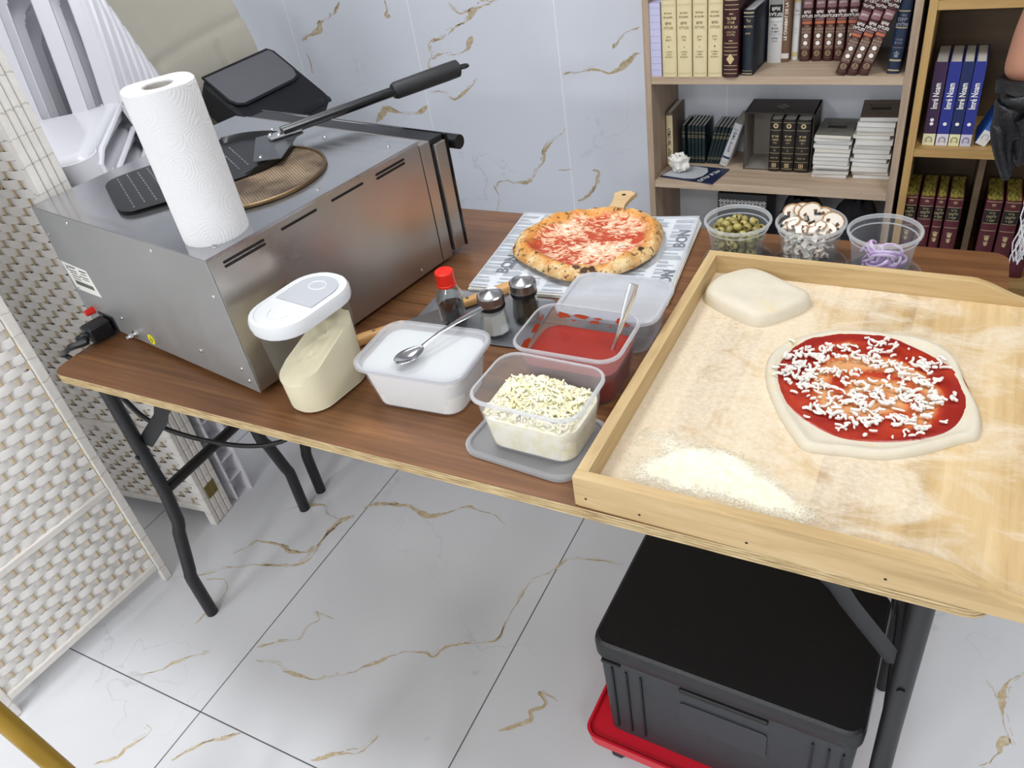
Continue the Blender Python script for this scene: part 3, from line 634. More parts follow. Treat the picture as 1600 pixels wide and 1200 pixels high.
b = MB(); b.tube([(0.018 * math.cos(a), 0.048 + 0.014 * math.sin(a), hj + 0.0222) for a in (2 * math.pi * i / 28 for i in range(28))], 0.0013, 6, True); b.tube([(0.022 * math.cos(a), -0.045 + 0.022 * math.sin(a), hj + 0.0205) for a in (math.pi * (1 + i / 16) for i in range(17))], 0.0008, 6)
b.build('moulded_ring', M_LIDWHITE, ldj)
b = MB(); lo = []; rings = []
for k, z in enumerate((0.005, 0.03, 0.06)):
    rings.append(oval(0.096 + 0.006 * z / 0.09, 0.156 + 0.008 * z / 0.09, z))
topc = oval(0.1015, 0.1640, 0.06); zt = lambda x, y: 0.10 + 0.40 * y + 0.16 * x + 0.006 * noise.noise(Vector((x * 45, y * 45, 1))) + 0.004 * noise.noise(Vector((x * 110, y * 110, 3)))
rings.append([Vector((p.x, p.y, zt(p.x, p.y))) for p in topc]); b.loft(rings, True, False)
blob(b, [(p.x, p.y) for p in topc], lambda f, th, x, y: zt(x, y) - 0.06 + 0.006 * (1 - f), 10, 0.06, True)
M_FLOUR = flat('f3ebd2', 0.95, 0, 'cream_flour', 0.05)
o = b.build('flour', M_FLOUR, None, loc=(0.665, 0.132, TZ), rz=math.radians(-8)); tag(o, 'pale yellow semolina flour banked up inside the clear jar', 'flour', kind='stuff')

# small sauce bottle, shakers, rocking cutter, tray under them
tr = thing('metal_tray', 'thin grey steel tray under the bottle and the two shakers', 'tray', (0.835, 0.428, TZ), math.radians(3))
b = MB(); b.loft([rrect(0.262, 0.17, 0.012, 0.0), rrect(0.272, 0.18, 0.014, 0.003), rrect(0.268, 0.176, 0.013, 0.003), rrect(0.26, 0.168, 0.012, 0.001)]); b.build('sheet', flat('8f9298', 0.35, 0.7, 'grey_tray_steel'), tr)
bt = thing('sauce_bottle', 'small clear glass bottle of dark sauce with red cap', 'bottle', (0.785, 0.404, TZ + 0.003))
MB().lathe([(0, 0), (0.025, 0), (0.0275, 0.004), (0.0275, 0.042), (0.0285, 0.052), (0.0265, 0.064), (0.0195, 0.078), (0.0165, 0.083), (0.0165, 0.09), (0.0152, 0.09), (0.0152, 0.083), (0.018, 0.078), (0.0250, 0.064), (0.027, 0.052), (0.026, 0.042), (0.026, 0.005), (0, 0.003)], 32).build('glass', M_GLASS, bt)
MB().lathe([(0, 0.082), (0.0195, 0.082), (0.0198, 0.086), (0.0188, 0.0875), (0.0192, 0.112), (0.0175, 0.1145), (0, 0.115)], 32).build('cap', M_RED, bt, label='red screw cap')
o = MB().lathe([(0, 0.0035), (0.0254, 0.005), (0.0254, 0.036), (0, 0.036)], 28).build('dark_sauce', flat('2a120c', 0.2, 0, 'dark_sauce'), None, loc=(0.785, 0.404, TZ + 0.003)); tag(o, 'dark brown sauce low in the red capped bottle', 'sauce')
def shaker(c, label, fill, fl_label, fcat):
    t = thing('shaker', label, 'shaker', (c[0], c[1], TZ + 0.003), group='glass shakers with steel caps')
    MB().lathe([(0, 0), (0.028, 0), (0.030, 0.003), (0.0285, 0.02), (0.0235, 0.058), (0.0225, 0.062), (0.0212, 0.062), (0.0222, 0.058), (0.027, 0.02), (0.0285, 0.004), (0, 0.003)], 10).build('glass', M_GLASS, t)
    MB().lathe([(0.0232, 0.057), (0.0262, 0.057), (0.0268, 0.060), (0.0262, 0.066), (0.0232, 0.066), (0.0232, 0.057)], 32).build('collar', M_BLACKPL, t, label='black plastic collar')
    MB().lathe([(0, 0.062), (0.0245, 0.062), (0.0262, 0.066), (0.0268, 0.070), (0.0266, 0.084), (0.024, 0.0865), (0.021, 0.0855), (0.0205, 0.0845), (0.004, 0.0925), (0, 0.093)], 40).build('cap', M_BRUSHED, t, label='conical brushed steel cap')
    if fill:
        o = MB().lathe([(0, 0.0035), (0.0275, 0.005), (0.0262, 0.02), (0.0233, 0.047), (0, 0.049)], 10).build('salt' if fcat == 'salt' else 'pepper', fill, None, loc=(c[0], c[1], TZ + 0.003)); tag(o, fl_label, fcat, kind='stuff')
shaker((0.893, 0.388), 'steel capped glass shaker full of white salt beside the spoon handle', flat('f2f2f2', 0.9, 0, 'white_salt'), 'white salt in the glass shaker nearest the white tub', 'salt')
shaker((0.934, 0.447), 'steel capped glass shaker with a little pepper left, behind the salt shaker', flat('3b332b', 0.9, 0, 'ground_pepper'), 'ground pepper in the shaker behind the salt', 'pepper')
KA = Vector((0.636, 0.272, 0)); KB = Vector((0.855, 0.541, 0)); kd = KB - KA; kl = kd.length
kn = thing('rocking_pizza_cutter', 'rocking pizza cutter with a pale wooden handle at each end, behind the white tub', 'cutter', (KA.x, KA.y, TZ + 0.012), math.atan2(kd.y, kd.x))
def handle(x0, x1, s):
    rings = []
    for f, hw, hh in ((0.0, 0.006, 0.006), (0.03, 0.0095, 0.009), (0.5, 0.0105, 0.010), (0.85, 0.0125, 0.011), (0.97, 0.012, 0.010), (1.0, 0.008, 0.007)):
        x = x0 + (x1 - x0) * f; rings.append([Vector((x, q.x, q.y)) for q in rrect(2 * hw, 2 * hh, min(hw, hh) * 0.7, 0, n=3)])
    o = MB().loft(rings).build('handle', M_HANDLE, kn)
    for f in (0.16, 0.62): MB().lathe([(0.0042, 0), (0.0042, 0.0006), (0, 0.001)], 12, (x0 + (x1 - x0) * f, 0, 0.0098)).build('rivet', flat('8f7f63', 0.4, 0.8, 'dull_brass'), o)
handle(kl - 0.125, kl, 1); handle(0.10, -0.005, -1)
bp = [(0.085, 0.010)] + [(0.085 + (kl - 0.2) * i / 16, -0.008 - 0.045 * math.sin(math.pi * i / 16)) for i in range(17)] + [(kl - 0.115, 0.010)]
MB().prism(bp, -0.0012, 0.0012).build('blade', M_BRUSHED, kn)

# ------------------------------------------------------------------ newsprint sheets, serving board and the baked pizza
NA = math.radians(5.5)
NP = thing('newsprint_sheets', 'pad of white newsprint-pattern paper under the baked pizza', 'paper', (0.957, 0.712, TZ), NA)
NW, ND = 0.430, 0.355
b = MB()
for k in range(5):
    a = math.radians((k - 2) * 0.25); b.box((0.0015 * (k % 3), -0.002 * (k % 2), 0.0012 + k * 0.0024), (NW + 0.004 * (k % 2), ND, 0.0021), T=Rz(a))
b.build('plain_sheets', M_PAPER, NP)
def curl(x, y): return 0.0128 + 0.022 * max(0, (x / NW + 0.18) * 1.5 * (y / ND + 0.1)) ** 2 + 0.012 * max(0, (-x / NW - 0.1) * (y / ND)) + 0.0012 * math.sin(9 * x + 4)
b = MB(); b.grid(lambda u, v: Vector(((u - .5) * NW, (v - .5) * ND, curl((u - .5) * NW, (v - .5) * ND))), 24, 20)
tp = b.build('printed_sheet', flat('d2d6dc', 0.8, 0, 'newsprint_paper'), NP, mods=[('SOLIDIFY', dict(thickness=0.0006, offset=-1))])
b = MB(); r2 = random.Random(3)
def pr(x, y, w_, h_):
    n = max(1, int(w_ / 0.03))
    for i in range(n):
        xa = x + w_ * i / n; xb = x + w_ * (i + 1) / n
        b.add([Vector((px_, py_, curl(px_, py_) + 0.0014)) for px_, py_ in ((xa, y), (xb, y), (xb, y + h_), (xa, y + h_))], [(0, 1, 2, 3)])
cw = NW / 8
for cidx in range(8):
    x0 = -NW / 2 + cidx * cw + 0.004; y = -ND / 2 + 0.006
    while y < ND / 2 - 0.02:
        kind = r2.random()
        if kind < 0.3:
            pr(x0, y, (cw - 0.008) * r2.uniform(0.6, 1), 0.0055); y += 0.011
        elif kind < 0.5:
            for k in range(2): pr(x0, y, (cw - 0.008) * r2.uniform(0.4, 1), 0.003); y += 0.006
        else:
            for k in range(r2.randint(4, 9)):
                if y < ND / 2 - 0.006: pr(x0, y, (cw - 0.008) * r2.uniform(0.8, 1), 0.0011); y += 0.0034
        y += 0.004
b.build('print', flat('a9afb8', 0.85, 0, 'pale_grey_ink'), tp)
b = MB()
for x, y, a, sz, s in ((-0.162, -0.075, 90, 0.038, 'BON'), (-0.148, -0.075, 90, 0.012, 'APPETIT'), (0.196, 0.075, 90, 0.036, 'BON'), (0.198, -0.10, 90, 0.036, 'BON'), (-0.15, 0.12, 90, 0.020, 'NEWS'), (0.07, -0.158, 0, 0.022, 'BON APPETIT'), (0.08, 0.165, 0, 0.012, 'BON  APPETIT')):
    vs, fs = glyphs(s, True); M = T3((x, y, 0)) @ Rz(math.radians(a)); q = [M @ (Vector(v) * sz) for v in vs]
    b.add([Vector((p.x, p.y, curl(p.x, p.y) + 0.0019)) for p in q], fs)
b.build('headline', flat('73787f', 0.8, 0, 'dark_grey_ink'), tp)
def pxs(z, l): return [on(u, v, 2, z) for u, v in l]
pc_ = pxs(TZ + 0.035, [(801, 392), (815, 364), (858, 341), (920, 328), (985, 328), (1022, 339), (1036, 358), (1029, 385), (1003, 407), (950, 428), (884, 434), (832, 414)])
PCX = sum(p.x for p in pc_) / 12; PCY = sum(p.y for p in pc_) / 12
bo = thing('serving_board', 'round wooden pizza board whose handle pokes out behind the baked pizza', 'serving board', (PCX, PCY, TZ + 0.0165))
pts = []
hd = (Vector((0.945, 0.992, 0)) - Vector((PCX, PCY, 0))); ha = math.atan2(hd.y, hd.x); hl = hd.length
for i in range(40):
    a = ha + math.radians(13) + (2 * math.pi - math.radians(26)) * i / 39; pts.append((0.138 * math.cos(a), 0.138 * math.sin(a)))
hp = [(0.165, -0.021), (0.20, -0.017), (0.235, -0.021), (0.265, -0.029), (hl - 0.008, -0.027), (hl + 0.006, -0.014), (hl + 0.008, 0), (hl + 0.006, 0.014), (hl - 0.008, 0.027), (0.265, 0.029), (0.235, 0.021), (0.20, 0.017), (0.165, 0.021)]
pts += [(x * math.cos(ha) - y * math.sin(ha), x * math.sin(ha) + y * math.cos(ha)) for x, y in hp]
MB().prism(pts, 0, 0.011).build('board', wood('pale_board_wood', ('c09a68', 'd6b586', 'e2c69c'), (8, 60, 60), 0.5), bo)
MB().lathe([(0.005, 0), (0.005, 0.0006), (0, 0.0006)], 14, ((hl - 0.016) * math.cos(ha), (hl - 0.016) * math.sin(ha), 0.0109)).build('hanging_hole', M_BLACK, bo)

def baked():
    g = G('baked_pizza'); c = g.co(); x = g.xyz(c)
    at = g.t.nodes.new('ShaderNodeAttribute'); at.attribute_name = 'rad'; rad = at.outputs['Fac']
    rad = g.math('ADD', rad, g.math('MULTIPLY', g.math('SUBTRACT', g.noise(c, 24, 4), 0.5), 0.30))
    red = g.mix(g.noise(c, 30, 4), 'a32a16', 'cc5a34')
    chz = g.math('ADD', g.noise(g.co(scale=(1, 1.5, 1)), 46, 5, 0.62, 1.4), g.math('MULTIPLY', g.math('SUBTRACT', g.noise(c, 11, 2), 0.5), 0.7))
    col = g.mix(g.ramp(chz, (0.45, 0.0), (0.54, 0.85)), red, 'efc6a2')
    col = g.mix(g.ramp(chz, (0.57, 0.0), (0.68, 0.9)), col, 'f7ead6')
    org = g.mix(g.noise(c, 50, 4), 'c26f2a', 'e5ad58')
    col = g.mix(g.ramp(rad, (0.70, 0.0), (0.82, 1.0)), col, org)
    cru = g.mix(g.ramp(g.noise(c, 30, 5, 0.65), (0.38, 0.0), (0.62, 1.0)), 'cc9450', 'ecd5a4')
    col = g.mix(g.ramp(rad, (0.84, 0.0), (0.94, 1.0)), col, cru)
    ch = g.noise(c, 38, 3, 0.5); edge = g.ramp(at.outputs['Fac'], (0.66, 0.0), (0.84, 1.0))
    col = g.mix(g.math('MULTIPLY', edge, g.ramp(ch, (0.60, 0.0), (0.66, 1.0))), col, '4a2c19')
    col = g.mix(g.math('MULTIPLY', edge, g.ramp(g.noise(c, 95, 3), (0.58, 0.0), (0.64, 0.85))), col, '3a2416')
    col = g.mix(g.math('MULTIPLY', g.ramp(g.noise(c, 20, 2), (0.72, 0.0), (0.75, 1.0)), 0.9), col, '2e1d14')
    g.p(Base_Color=col, Roughness=0.5, Specular_IOR_Level=0.35); g.bump(g.math('ADD', chz, g.math('MULTIPLY', g.noise(c, 120, 3), 0.4)), 0.6, 0.004); return g.m
def set_attr(o, cx, cy, contour):
    me = o.data; at = me.attributes.new('rad', 'FLOAT', 'POINT'); n = len(contour)
    for i, v in enumerate(me.vertices):
        a = math.atan2(v.co.y - cy, v.co.x - cx); best = min(contour, key=lambda p: abs((math.atan2(p[1] - cy, p[0] - cx) - a + math.pi) % (2 * math.pi) - math.pi))
        at.data[i].value = math.hypot(v.co.x - cx, v.co.y - cy) / math.hypot(best[0] - cx, best[1] - cy)
pz_ = thing('baked_pizza', 'baked pizza with red sauce and melted cheese and a charred crust on newsprint', 'pizza', (PCX, PCY, TZ + 0.0275))
ct = [(p.x - PCX, p.y - PCY) for p in catmull([(p.x, p.y, 0) for p in pc_], 7)]
def bz(f, th, x, y):
    lump = noise.noise(Vector((x * 22, y * 22, 2))); cr_ = math.exp(-((f - 0.86) / 0.105) ** 2)
    return 0.006 + cr_ * (0.017 + 0.014 * lump + 0.007 * noise.noise(Vector((math.cos(th) * 3, math.sin(th) * 3, 8))) + 0.006 * noise.noise(Vector((x * 55, y * 55, 9)))) + 0.0022 * noise.noise(Vector((x * 60, y * 60, 5))) - (0.004 if f > 0.97 else 0)
b = MB(); blob(b, ct, bz, 26); o = b.build('pizza', baked(), pz_, ang=80); set_attr(o, 0, 0, ct)

# ------------------------------------------------------------------ three deli cups
def cup(c, label, lidlabel):
    lo = MB().lathe([(0, 0), (0.070, 0), (0.0715, 0.002), (0.0715, 0.005), (0.068, 0.006), (0.066, 0.0035), (0.060, 0.0035), (0.058, 0.002), (0, 0.002)], 48).build('cup_lid', M_CUP, None, loc=(c[0] + 0.004, c[1] - 0.004, TZ)); tag(lo, lidlabel, 'lid', 'clear cup lids used as saucers')
    t = thing('deli_cup', label, 'cup', (c[0], c[1], TZ + 0.0037), group='clear round plastic cups')
    h = 0.088
    MB().lathe([(0.0622, h * 0.925), (0.0665, h * 0.93), (0.0675, h * 0.95), (0.0675, h * 0.985), (0.0658, h + 0.001), (0.0628, h), (0.0622, h * 0.925)], 56).build('rim', M_CUPRIM, t)
    MB().lathe([(0.0592, h * 0.80), (0.0618, h * 0.805), (0.0618, h * 0.82), (0.0592, h * 0.815), (0.0592, h * 0.80)], 56).build('ridge', M_CUPRIM, t)
    MB().lathe([(0, 0.002), (0.046, 0.002), (0.049, 0.0), (0.051, 0.003), (0.0595, h * 0.80), (0.0615, h * 0.82), (0.0630, h * 0.925), (0.0622, h * 0.925), (0.0602, h * 0.825), (0.0580, h * 0.80), (0.0500, 0.005), (0, 0.004)], 56).build('cup', M_CUP, t)
cup((1.272, 0.770), 'clear plastic cup full of green olive slices next to the newsprint', 'clear lid lying under the cup of green olives')
cup((1.412, 0.784), 'clear plastic cup heaped with sliced mushrooms, middle of the three cups', 'clear lid lying under the cup of sliced mushrooms')
cup((1.548, 0.772), 'clear plastic cup with purple onion at the bottom, nearest the maroon books', 'clear lid lying under the cup of purple onion')
M_OLIVE = flat('96894a', 0.35, 0, 'green_olive', 0.4); M_OLIVE2 = flat('b0a35e', 0.35, 0, 'pale_olive', 0.35)
def olive_mesh(m):
    t = thing('olive_slice', 'pitted green olive piece in the clear cup next to the newsprint', 'olive', group='green olives in the cup')
    MB().lathe([(0.0036, 0.0045), (0.006, 0.0058), (0.0084, 0.003), (0.0092, 0), (0.0084, -0.003), (0.0058, -0.006), (0.0034, -0.0045), (0.0032, 0), (0.0036, 0.0045)], 14).build('flesh', m, t); return t
r3 = random.Random(11); protos = [olive_mesh(M_OLIVE), olive_mesh(M_OLIVE2)]; used = [0, 0]
pts = []
for lay, z in enumerate((0.012, 0.026, 0.040, 0.054, 0.068)):
    R = 0.037 + z * 0.12 + 0.002
    for k in range(16 if lay < 3 else 24):
        a = 2.4 * k + lay; rr_ = R * math.sqrt((k + 0.5) / (16 if lay < 3 else 24)); pts.append((rr_ * math.cos(a), rr_ * math.sin(a), z + (0.006 if lay == 4 and rr_ < 0.03 else -0.004 if lay == 4 else 0)))
for i, (x, y, z) in enumerate(pts):
    rt = (r3.uniform(0, 3), r3.uniform(0, 3), r3.uniform(0, 6)); P = (1.272 + x, 0.770 + y, TZ + 0.006 + z + r3.uniform(-0.001, 0.002)); k = i % 2
    if not used[k]: protos[k].location = P; protos[k].rotation_euler = rt; used[k] = 1
    else: dup(protos[k], P, rot=rt)
# mushrooms
M_MUSH = flat('ece4d8', 0.7, 0, 'mushroom_flesh', 0.12); M_MCAP = flat('b08a63', 0.7, 0, 'mushroom_skin', 0.3); M_GILL = flat('6b4a35', 0.8, 0, 'mushroom_gills')
def mush():
    t = thing('mushroom_slice', 'thin slice of white mushroom in the middle clear cup', 'mushroom', group='mushroom slices in the cup')
    o = [(-0.006, -0.016), (0.006, -0.016), (0.005, -0.004), (0.008, 0.0), (0.013, -0.005), (0.018, -0.004), (0.020, 0.003), (0.017, 0.011), (0.009, 0.0165), (0, 0.018), (-0.009, 0.0165), (-0.017, 0.011), (-0.020, 0.003), (-0.018, -0.004), (-0.013, -0.005), (-0.008, 0.0), (-0.005, -0.004)]
    MB().prism(o, -0.0018, 0.0018).build('flesh', M_MUSH, t)
    sk = [(0.0185, -0.0045), (0.0207, 0.003), (0.0176, 0.0115), (0.0093, 0.0172), (0, 0.0187), (-0.0093, 0.0172), (-0.0176, 0.0115), (-0.0207, 0.003), (-0.0185, -0.0045)]
    b = MB(); b.tube([(x, y, 0) for x, y in catmull2(sk)], 0.0019, 6); b.build('cap_skin', M_MCAP, t, label='tan skin of the cap')
    b = MB()
    for s in (-1, 1): b.prism([(s * 0.0062, 0.0005), (s * 0.0125, -0.0035), (s * 0.014, 0.002), (s * 0.008, 0.0045)], -0.002, 0.002)
    b.build('gills', M_GILL, t, label='dark brown gills'); return t
def catmull2(p): return [(q.x, q.y) for q in catmull([(x, y, 0) for x, y in p], 3, False)]
m0 = mush(); first = True; C2 = (1.412, 0.784)
ms = []
for lay in range(6):
    for k in range(7):
        a = 0.9 * k + lay * 0.5; R = 0.027 + 0.0015 * lay; ms.append(((R if k else 0) * math.cos(a), (R if k else 0) * math.sin(a), 0.018 + lay * 0.0115, r3.uniform(-0.9, 0.9), r3.uniform(-0.9, 0.9)))
ms += [(-0.036, 0.012, 0.098, 1.25, 0.25), (-0.004, 0.010, 0.104, 1.3, -0.35), (-0.018, 0.018, 0.100, 0.9, 0.2), (0.022, 0.008, 0.096, 0.9, 1.3), (0.040, 0.0, 0.092, 1.2, 0.5), (-0.02, -0.024, 0.088, 0.35, 0.1), (0.012, -0.022, 0.088, 0.2, -0.3), (0.030, -0.018, 0.086, 0.3, 0.3), (-0.038, -0.01, 0.088, 0.4, -0.3)]
for x, y, z, rx, ry in ms:
    P = (C2[0] + x, C2[1] + y, TZ + 0.0 + z); rt = (rx, ry, r3.uniform(-0.7, 0.7))
    if first: m0.location = P; m0.rotation_euler = rt; first = False
    else: dup(m0, P, rot=rt)
# onion
M_ON = flat('d8c4e0', 0.35, 0, 'onion_flesh', 0.12); M_ON2 = flat('a878bd', 0.35, 0, 'onion_skin_purple')
def onion():
    t = thing('onion_ring', 'strip of purple onion in the clear cup nearest the maroon books', 'onion', group='onion strips in the cup')
    arc = [(0.022 * math.cos(a), 0.017 * math.sin(a)) for a in (i * 0.42 for i in range(12))]
    MB().tube([(x, y, 0.0008 * math.sin(i)) for i, (x, y) in enumerate(arc)], [0.001] + [0.0030] * 10 + [0.001], 8, flat_=2.2).build('flesh', M_ON, t)
    MB().tube([(x * 1.13, y * 1.13, 0.0008 * math.sin(i)) for i, (x, y) in enumerate(arc)], [0.0005] + [0.0009] * 10 + [0.0005], 6, flat_=2.8).build('skin', M_ON2, t, label='purple outer skin'); return t
o0 = onion(); first = True; C3 = (1.548, 0.772)
for k in range(24):
    a = 2.4 * k; R = 0.026 * math.sqrt((k % 9) / 9); P = (C3[0] + R * math.cos(a), C3[1] + R * math.sin(a), TZ + 0.012 + 0.0014 * k); rt = (r3.uniform(-0.4, 0.4), r3.uniform(-0.4, 0.4), r3.uniform(0, 6)) if k < 20 else (0.9, 0.2, 1.5 * k)
    if first: o0.location = P; o0.rotation_euler = rt; first = False
    else: dup(o0, P, rot=rt)

# ------------------------------------------------------------------ the wooden pastry tray
def board_mat():
    g = G('floured_board'); c = g.co(); x = g.xyz(c)
    grain = g.noise(g.co(scale=(45, 3.5, 30)), 1, 6, 0.62, 0.4); plank = g.n('TexWhiteNoise', attrs={'noise_dimensions': '1D'}, W=g.math('FLOOR', g.math('DIVIDE', x[0], 0.078)))
    f = g.math('ADD', g.math('MULTIPLY', grain, 0.75), g.math('MULTIPLY', plank, 0.22))
    wd = g.ramp(f, (0.25, 'a3845a'), (0.5, 'c2a577'), (0.75, 'd5bb90'))
    sm = g.noise(g.co(scale=(1, 1.6, 1), rot=(0, 0, 0.5)), 7.5, 6, 0.68, 0.7)
    lft = g.ramp(x[0], (0.0, 1.0), (0.55, 0.0))             # more flour lies towards the semolina heap
    am = g.ramp(g.math('ADD', sm, g.math('MULTIPLY', lft, 0.27)), (0.47, 0.0), (0.66, 0.80))
    dust = g.ramp(g.noise(c, 120, 3, 0.7), (0.3, 0.55), (0.7, 1.0))
    g.p(Base_Color=g.mix(g.math('MULTIPLY', am, dust), wd, 'e0d6c4'), Roughness=0.75, Specular_IOR_Level=0.25); g.bump(grain, 0.1, 0.001); return g.m
TA = math.radians(-0.8); TX, TY = 1.2265, 0.003
ty = thing('pastry_tray', 'wooden dough tray with raised rim on three sides and open sloping end', 'tray', (TX, TY, TZ), TA)
TL, TD, TH, TT = 0.585, 0.690, 0.057, 0.018
MB().span((0.012, 0.010, 0.003), (TL, TD - 0.010, 0.0175)).build('base_board', board_mat(), ty)
prof = [(0, 0.002), (0.006, 0.0), (TL + 0.004, 0.0), (TL + 0.004, 0.024)] + [(TL - 0.02 - 0.10 * t, 0.026 + (TH - 0.026) * (3 * t * t - 2 * t ** 3)) for t in (0, .15, .3, .45, .6, .75, .9, 1.0)] + [(0.0, TH)]
for y0, nm in ((0.0, 'front_rim'), (TD - TT, 'back_rim')): MB().prism(prof, y0, y0 + TT, ax=1).build(nm, M_TRAYWOOD, ty)
MB().prism([(0, 0.0), (TT, 0.0), (TT, TH), (0, TH)], TT, TD - TT, ax=1).build('left_rim', M_TRAYWOODY, ty)
for x in (0.018, 0.10, 0.25, 0.42): MB().lathe([(0, 0.0), (0.0022, 0), (0, 0.0006)], 8, T=T3((x, 0, 0.018 - 0.004 * (x > 0.05))) @ Rx(math.pi / 2)).build('nail', M_BLACK, ty)
TF = TZ + 0.0175
# dough ball pressed flat
M_DOUGH = flat('e6dcc6', 0.75, 0, 'raw_dough', 0.06)
def dough_mat():
    g = G('raw_dough'); c = g.co(); g.p(Base_Color=g.mix(g.ramp(g.noise(c, 16, 3), (0.60, 0.0), (0.72, 0.6)), g.mix(g.noise(c, 40, 3), 'c9bfa9', 'd6cebd'), 'd6c184'), Roughness=0.7); g.bump(g.noise(c, 60, 4), 0.12, 0.002); return g.m
M_DOUGH = dough_mat()
dc = pxs(TF + 0.014, [(1099, 455), (1120, 434), (1166, 421), (1200, 429), (1243, 450), (1268, 462), (1262, 475), (1228, 491), (1186, 502), (1150, 491), (1112, 471)])
b = MB(); cc = [(p.x, p.y) for p in catmull([(p.x, p.y, 0) for p in dc], 7)]
blob(b, cc, lambda f, th, x, y: 0.027 * (max(0, 1 - f ** 9)) ** 0.5 + 0.003 * noise.noise(Vector((x * 25, y * 25, 0))) * (1 - f ** 4) + 0.001, 18, TF)
o = b.build('pizza_dough', M_DOUGH, None, ang=80); tag(o, 'plain flattened lump of raw dough at the back of the wooden tray', 'dough')
# raw pizza
rc = pxs(TF + 0.008, [(1197, 590), (1203, 552), (1237, 529), (1310, 515), (1400, 521), (1458, 533), (1495, 560), (1512, 600), (1532, 640), (1532, 678), (1502, 688), (1440, 705), (1380, 713), (1320, 707), (1262, 700), (1243, 683), (1215, 640)])
cc = catmull([(p.x, p.y, 0) for p in rc], 6); RCX = sum(p.x for p in cc) / len(cc); RCY = sum(p.y for p in cc) / len(cc)
rw = thing('raw_pizza', 'unbaked pizza with red sauce and white cheese shreds on the wooden tray', 'pizza', (RCX, RCY, TF))
ct = [(p.x - RCX, p.y - RCY) for p in cc]
def rz_(f, th, x, y): return 0.0065 + 0.0065 * math.exp(-((f - 0.94) / 0.05) ** 2) * (1 + 0.25 * noise.noise(Vector((x * 20, y * 20, 0)))) - (0.006 if f > 0.985 else 0)
b = MB(); blob(b, ct, rz_, 24); b.build('dough_base', M_DOUGH, rw, ang=80)
sc_ = pxs(TF + 0.009, [(1212, 592), (1218, 562), (1256, 530), (1318, 517), (1388, 525), (1445, 546), (1494, 577), (1514, 610), (1508, 650), (1480, 676), (1420, 690), (1350, 690), (1300, 680), (1250, 652), (1222, 622)])
ct2 = [(p.x - RCX, p.y - RCY) for p in catmull([(p.x, p.y, 0) for p in sc_], 6)]
def spread():
    g = G('spread_tomato_sauce'); c = g.co(); x = g.xyz(c)
    wv = g.n('VectorMath', attrs={'operation': 'ADD'}, i0=c, i1=g.n('VectorMath', attrs={'operation': 'SCALE'}, i0=g.n('TexNoise', out=1, Vector=c, Scale=9.0), Scale=0.05))
    xw = g.xyz(wv); rd = g.math('SQRT', g.math('ADD', g.math('MULTIPLY', g.math('ADD', xw[0], -0.02), g.math('ADD', xw[0], -0.02)), g.math('MULTIPLY', g.math('ADD', xw[1], -0.025), g.math('ADD', xw[1], -0.025))))
    an = g.math('ARCTAN2', xw[1], xw[0]); sp = g.math('SINE', g.math('ADD', g.math('MULTIPLY', rd, 115.0), an))
    at = g.t.nodes.new('ShaderNodeAttribute'); at.attribute_name = 'rad'
    thick = g.math('ADD', g.math('ADD', g.math('MULTIPLY', sp, 0.24), g.math('MULTIPLY', g.math('SUBTRACT', g.noise(g.co(scale=(1, 1, 1)), 13, 5, 0.65, 0.8), 0.5), 1.3)), g.ramp(at.outputs['Fac'], (0.6, 0.16), (0.92, 0.95)))
    g.p(Base_Color=g.ramp(thick, (0.0, 'd39a68'), (0.2, 'cf7a48'), (0.44, 'ac3219'), (0.85, '8e1a10')), Roughness=0.3); g.bump(thick, 0.35, 0.003); return g.m
def cfrac(x, y, cont):
    a = math.atan2(y, x); q = min(cont, key=lambda p: abs((math.atan2(p[1], p[0]) - a + math.pi) % (2 * math.pi) - math.pi)); return math.hypot(x, y) / math.hypot(q[0], q[1])
b = MB(); blob(b, ct2, lambda f, th, x, y: rz_(min(0.9, cfrac(x, y, ct)), th, x, y) + 0.0012 - (0.003 if f > 0.99 else 0) if f > 0.5 else 0.0072 + 0.0012 * (f > 0.6) + 0.0012 * noise.noise(Vector((x * 70, y * 70, 0))) + 0.0065 * math.exp(-((f - 1.03) / 0.07) ** 2) - (0.003 if f > 0.99 else 0), 24)
o = b.build('sauce', spread(), rw, ang=80, label='spread red tomato sauce'); set_attr(o, 0, 0, ct2)
b = MB(); cl = pxs(TF + 0.012, [(1240, 560), (1262, 548), (1300, 545), (1320, 552), (1345, 560), (1375, 540), (1392, 545), (1395, 575), (1370, 570), (1415, 582), (1440, 570), (1462, 572), (1450, 600), (1470, 620), (1430, 620), (1440, 640), (1462, 628), (1390, 600), (1360, 610), (1330, 590), (1300, 580), (1275, 580), (1250, 590), (1232, 585), (1260, 600), (1290, 605), (1330, 625), (1355, 640), (1300, 640), (1275, 632), (1320, 655), (1345, 665), (1370, 655), (1410, 655), (1430, 665), (1335, 618), (1380, 625), (1415, 610), (1280, 560), (1248, 575)])
r5 = random.Random(21)
for P in cl:
    for k in range(11):
        q = Vector((P.x + r5.gauss(0, 0.011) - RCX, P.y + r5.gauss(0, 0.011) - RCY, 0.0115 + r5.uniform(0, 0.004) + (0.003 if k > 7 else 0)))
        shred(b, q, r5.uniform(0.006, 0.019), r5.uniform(0, 6.28), r5.uniform(-0.15, 0.25), r5.uniform(0.0016, 0.0031), r5.uniform(-0.35, 0.35))
for k in range(60):
    P = r5.choice(ct2); f = math.sqrt(r5.uniform(0, 0.85)); shred(b, Vector((P[0] * f, P[1] * f, 0.0115)), r5.uniform(0.004, 0.013), r5.uniform(0, 6.28), 0.0, r5.uniform(0.0013, 0.002), r5.uniform(-0.3, 0.3))
